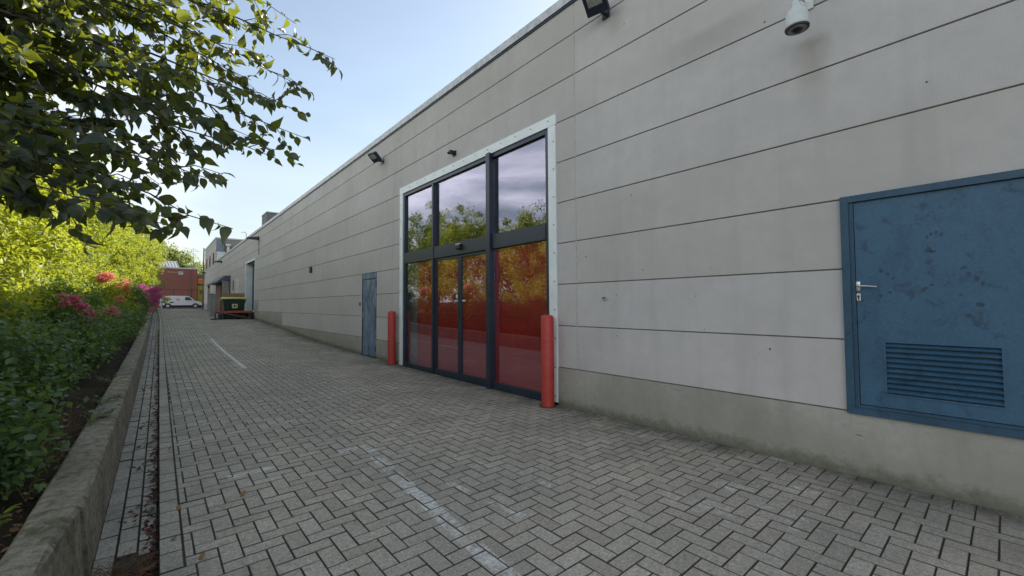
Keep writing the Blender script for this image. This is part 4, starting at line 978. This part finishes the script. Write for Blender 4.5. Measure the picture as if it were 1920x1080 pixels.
flowering(-1.05, 18.4, .6, 2.0, [(-.92, 18.4, .70, .22, 330), (-1.1, 18.0, .55, .15, 160), (-.85, 18.5, .5, .16, 180), (-.95, 17.6, .15, .17, 330), (-1.0, 17.5, .0, .12, 200)], M['coral'], 'shrub with orange pink blossoms left of the round dark bush', 'leafyel')
flowering(-.45, 33.0, .75, 2.2, [(-.75, 32.6, 1.05, .28, 500), (-.35, 32.3, .85, .32, 650), (-.05, 32.4, .95, .24, 400), (.05, 32.6, .55, .26, 450), (-.3, 32.3, .45, .32, 600), (-.1, 32.4, .15, .22, 300), (-.7, 32.4, .45, .2, 300), (-.25, 30.6, -.22, .14, 140)], M['magenta'], 'big magenta flowering shrub overhanging the lane edge near the van')

# the near tree whose branches hang into the picture from the left
def near_tree():
    base = Vector((-2.0, 2.9, bz(-2.0, 2.9)))
    o = empty('overhanging_tree', base, 'dark leaved tree whose near branches hang over the lane at top left', 'tree')
    fork = Vector((-1.75, 3.1, .9)); wood = MB(); P = []; Dd = []; Sz = []; Cu = []
    wood.tube([base-Vector((0, 0, .2)), Vector((-1.95, 2.95, -.2)), fork, Vector((-1.7, 3.3, 2.0)), Vector((-1.5, 3.4, 3.0))], [.12, .10, .075, .055, .03], 10)
    r = random.Random(21)
    tips = [((.94, 3.05, 1.76), .0), ((.77, 3.09, 1.32), 0), ((.56, 2.9, .91), 0), ((.75, 2.98, 1.11), 0), ((.26, 2.26, .35), 1), ((.77, 3.44, 2.15), 0), ((.56, 3.35, 2.3), 0), ((.19, 2.43, .60), 1), ((.02, 2.20, .36), 1),
            ((-.10, 2.18, .33), 1), ((.75, 3.23, 1.58), 0), ((.35, 2.81, .95), 0), ((-.26, 2.42, .40), 1), ((-.42, 2.3, .5), 1), ((-.55, 3.6, 1.95), 1), ((-.2, 3.3, 1.7), 1), ((.0, 2.85, .85), 1), ((-.45, 3.1, 1.15), 1), ((.3, 3.6, 1.85), 1),
            ((.15, 3.1, 1.35), 1), ((-.2, 2.8, 1.0), 1), ((-.5, 2.7, .8), 1), ((.45, 3.2, 1.5), 1), ((-.1, 3.7, 2.2), 1), ((.2, 3.9, 2.45), 1), ((-.65, 3.5, 1.5), 1), ((.3, 2.7, 1.15), 1), ((-.35, 2.9, 1.4), 1), ((.1, 2.6, .75), 1), ((-.6, 3.0, .75), 1), ((.45, 3.9, 2.4), 1), ((-.3, 3.9, 2.6), 1), ((-.75, 4.0, 1.5), 1), ((-.5, 3.9, 1.1), 1), ((-.2, 3.8, 1.55), 1), ((-.45, 2.6, 1.05), 1)]
    def leafrun(a, b, n, s0, dense):
        d = (b-a)
        for i in range(n):
            t = (i+.5)/n; p = a.lerp(b, t); sd = d.cross(Vector((0, 0, 1))).normalized()*(1 if i % 2 else -1)
            k = (d.normalized()*r.uniform(.2, 1.0)+sd*r.uniform(.2, .9)+Vector((0, 0, r.uniform(-.95, .35)))+Vector((r.gauss(0, .25), r.gauss(0, .25), r.gauss(0, .2)))).normalized()
            P.append(p+k*.012); Dd.append(k); Sz.append(s0*r.uniform(.7, 1.5)); Cu.append(r.uniform(-.1, .95))
            wood.tube([p, p+k*.016], [.0012, .001], 3, cap=False)
    for (tp, dn) in tips:
        tip = Vector(tp); s = fork.lerp(Vector((-1.65, 3.3, 2.3)), min(1, max(0, (tip.z-.5)/1.7))) if dn == 0 or tip.z > 1 else fork
        mid = s.lerp(tip, .5)+Vector((r.gauss(0, .06), r.gauss(0, .08), .16+r.gauss(0, .05)))
        n = 14; pts = [(s*(1-t)**2+mid*2*t*(1-t)+tip*t*t)+Vector((r.gauss(0, .008), r.gauss(0, .008), r.gauss(0, .008)))*(1 if 0 < t < 1 else 0) for t in [i/n for i in range(n+1)]]
        wood.tube(pts, [.014*(1-i/n)**1.1+.0017 for i in range(n+1)], 6, cap=False)
        L0 = (tip-s).length
        leafrun(pts[-3], pts[-1], 8, .052, 0); leafrun(pts[-5], pts[-3], 6, .052, 0)
        for i in range(4, n):
            k = 1 if i > 11 else 3
            for _ in range(k):
                t = i/n; a = pts[i]; d = (pts[i+1]-pts[i-1]).normalized()
                ln = r.uniform(.12, .34)*(1.15-.55*t)*(1.0 if dn == 0 else 1.1)
                dv = (d*r.uniform(.4, 1)+Vector((r.gauss(0, .5), r.gauss(0, .55), r.gauss(-.08, .42)))).normalized()*ln
                b = a+dv; c = b+dv*.25+Vector((0, 0, -.03)); wood.tube([a, a.lerp(b, .5)+Vector((0, 0, .01)), c], [.0035, .0024, .0012], 4, cap=False)
                leafrun(a.lerp(b, .25), c, int(ln*(52 if dn else 42))+2, .051, dn)
    P = np.array(P); Dd = np.array(Dd); b_ = np.array(base)
    v = np.clip(np.array([r.random() for _ in P])*.8+.1*rng.random(len(P)), 0, 1)
    leaves(P-b_, Dd, unit(len(P))*1.0+np.array((0, 0, .6)), np.array(Sz), T_NEAR, 'crown', M['leafnear'], o, v, np.array(Cu))
    wood.build('trunk', M['bark'], o)
    # higher back part of the same crown
    c2, P2, D2, t2 = crown_points((.55, 1.6, 3.1), (1.2, 1.6, 1.2), 80, 42, .34)
    leaves(P2, D2, unit(len(P2))+np.array((0, 0, .8)), .058*(.7+.6*rng.random(len(P2))), T_NEAR, 'upper_crown', M['leafnear'], o, t2)
    c3, P3, D3, t3 = crown_points((-.1, .0, 2.5), (.8, .9, .9), 60, 40, .3)
    leaves(P3, D3, unit(len(P3))+np.array((0, 0, .8)), .058*(.7+.6*rng.random(len(P3))), T_NEAR, 'inner_crown', M['leafnear'], o, t3)
near_tree()

# low weeds, dry stems, litter
def plant(x, y, z, n, s, mat, label, name='weed', droop=.5, rad=.1, grp='small weeds on and beside the retaining wall', cat='weed'):
    o = empty(name, (x, y, z), label, cat, grp); m = MB(); P = []; Dd = []; S = []
    for i in range(n):
        a = random.uniform(0, 6.28); e = Vector((math.cos(a)*rad*random.uniform(.4, 1.3), math.sin(a)*rad*random.uniform(.4, 1.3), random.uniform(.03, .12)))
        m.tube([Vector((0, 0, -.02)), e*.5+Vector((0, 0, .03)), e], [.0028, .002, .0012], 4, cap=False)
        for q in range(4):
            t = .4+.2*q; d = Vector((math.cos(a+random.uniform(-1.3, 1.3)), math.sin(a+random.uniform(-1.3, 1.3)), random.uniform(-.3, .5)))
            P.append(e*t+Vector((0, 0, .02))); Dd.append(d); S.append(s*random.uniform(.6, 1.2))
    P = np.array(P); leaves(P, np.array(Dd), unit(len(P))*.3+np.array((0, 0, 1)), np.array(S), T_NEAR, 'leaves', mat, o); m.build('stems', M['drystem'], o, local=True); return o
def wt(y): return gz(y)+.37
plant(-.60, 4.05, gz(4)+.26, 7, .055, M['leafmid'], 'pale green weed in the soil beside the nearest stretch of wall', rad=.14)
plant(-.66, 3.55, gz(4)+.24, 5, .05, M['leafmid'], 'single bright leaved weed at the left edge of the picture', rad=.08)
plant(-.40, 5.75, wt(5.8)-.02, 8, .055, M['leafdark'], 'green weed lying over the middle of the wall top', rad=.13)
plant(-.45, 6.7, wt(6.7)-.02, 8, .05, M['leafdark'], 'green weed creeping onto the wall top further back', rad=.15)
plant(-.47, 8.3, wt(8.3)-.02, 9, .055, M['leafdark'], 'dark weed tuft on the wall top below the pink blossoms', rad=.16)
plant(-.14, 9.9, gz(9.9)-.06, 5, .035, M['leafmid'], 'small weed growing in the gutter channel', rad=.08)
def dry():
    o = empty('dry_stems', (-.62, 4.9, gz(4.9)+.22), 'tangle of dry brown stems between the shrubs and the wall', 'dry stems')
    m = MB()
    for i in range(240):
        x = random.uniform(-.28, .06); y = random.uniform(-.8, 1.3); p = Vector((x, y, random.uniform(-.02, .15))); d = Vector((random.gauss(.05, .12), random.gauss(0, .12), random.uniform(.05, .30)))
        m.tube([p, p+d*.5+Vector((0, 0, .03)), p+d+Vector((random.gauss(0, .05), 0, -.02))], [.0022, .0016, .0008], 3, cap=False)
    m.build('stems', M['drystem'], o, local=True)
dry()
def litter(name, n, xf, y0, y1, dz, s, mat, label, pw=1.0):
    P = []; 
    for i in range(n):
        y = y0+(y1-y0)*random.random()**pw; P.append((xf(y), y, gz(y)+dz+random.random()*.012))
    P = np.array(P); d = unit(n); d[:, 2] *= .25
    o = leaves(P, d, unit(n)*.35+np.array((0, 0, 1)), s*(.5+rng.random(n)), T_NEAR, name, mat, None, None, rng.uniform(-.5, .8, n)); return tag(o, label, 'leaves', kind='stuff')
def clumpy(y):
    return edge(y)-.012-abs(random.gauss(0, .02+.09*max(0, math.sin(y*6.3+math.sin(y*2.1)))**2))
litter('leaf_litter', 1000, clumpy, 3.2, 24, -.063, .030, M['litter'], 'dark red and brown fallen leaves gathered in the gutter channel', 1.5)
litter('soil_litter', 700, lambda y: edge(y)-.56-abs(random.gauss(0, .18)), 3.2, 16, .21, .032, M['drystem'], 'dry brown leaves lying on the soil behind the wall', 1.3)
lf0 = None
for i, (x, y) in enumerate([(.53, 3.85), (.10, 3.45), (.16, 3.9), (.35, 7.4), (.9, 6.1), (.13, 5.6), (3.9, 6.6), (3.2, 5.5), (2.2, 8.6), (1.05, 2.9), (4.3, 3.9), (.3, 10.8), (.6, 13.5), (2.8, 3.1), (.22, 3.05), (4.2, 10.6)]):
    if lf0 is None:
        lf0 = leaves(np.array([(0, 0, 0)]), np.array([(0, 1, .1)]), np.array([(0, 0, 1.)]), np.array([.055]), T_NEAR, 'fallen_leaf', M['dryleaf'], None, None, np.array([-.45])); o = lf0
    else: o = lf0.copy(); col.objects.link(o)
    o.location = (x, y, gz(y)+.006); o.rotation_euler = (random.uniform(-.1, .2), random.uniform(-.2, .2), random.uniform(0, 6)); k = random.uniform(.6, 1.1); o.scale = (k, k, k)
    tag(o, 'small dry brown leaf lying on the grey block paving', 'leaf', 'fallen leaves on the block paving')
def gutter_weeds():
    o = empty('dead_weeds', (-.10, 3.3, gz(3.3)-.07), 'tangle of dead weeds on bare soil at the near end of the gutter', 'dead weeds')
    m = MB()
    for i in range(260):
        x = random.uniform(-.16, .11); y = random.gauss(.0, .10); p = Vector((x, y, random.uniform(.0, .03))); a = random.uniform(0, 6.28); l_ = random.uniform(.03, .10)
        d = Vector((math.cos(a)*l_, math.sin(a)*l_*.6, random.uniform(.0, .03)))
        m.tube([p, p+d*.5+Vector((0, 0, .012)), p+d], [.0016, .0016, .0007], 3, cap=False)
    m.build('stems', M['drystem'], o, local=True)
gutter_weeds()
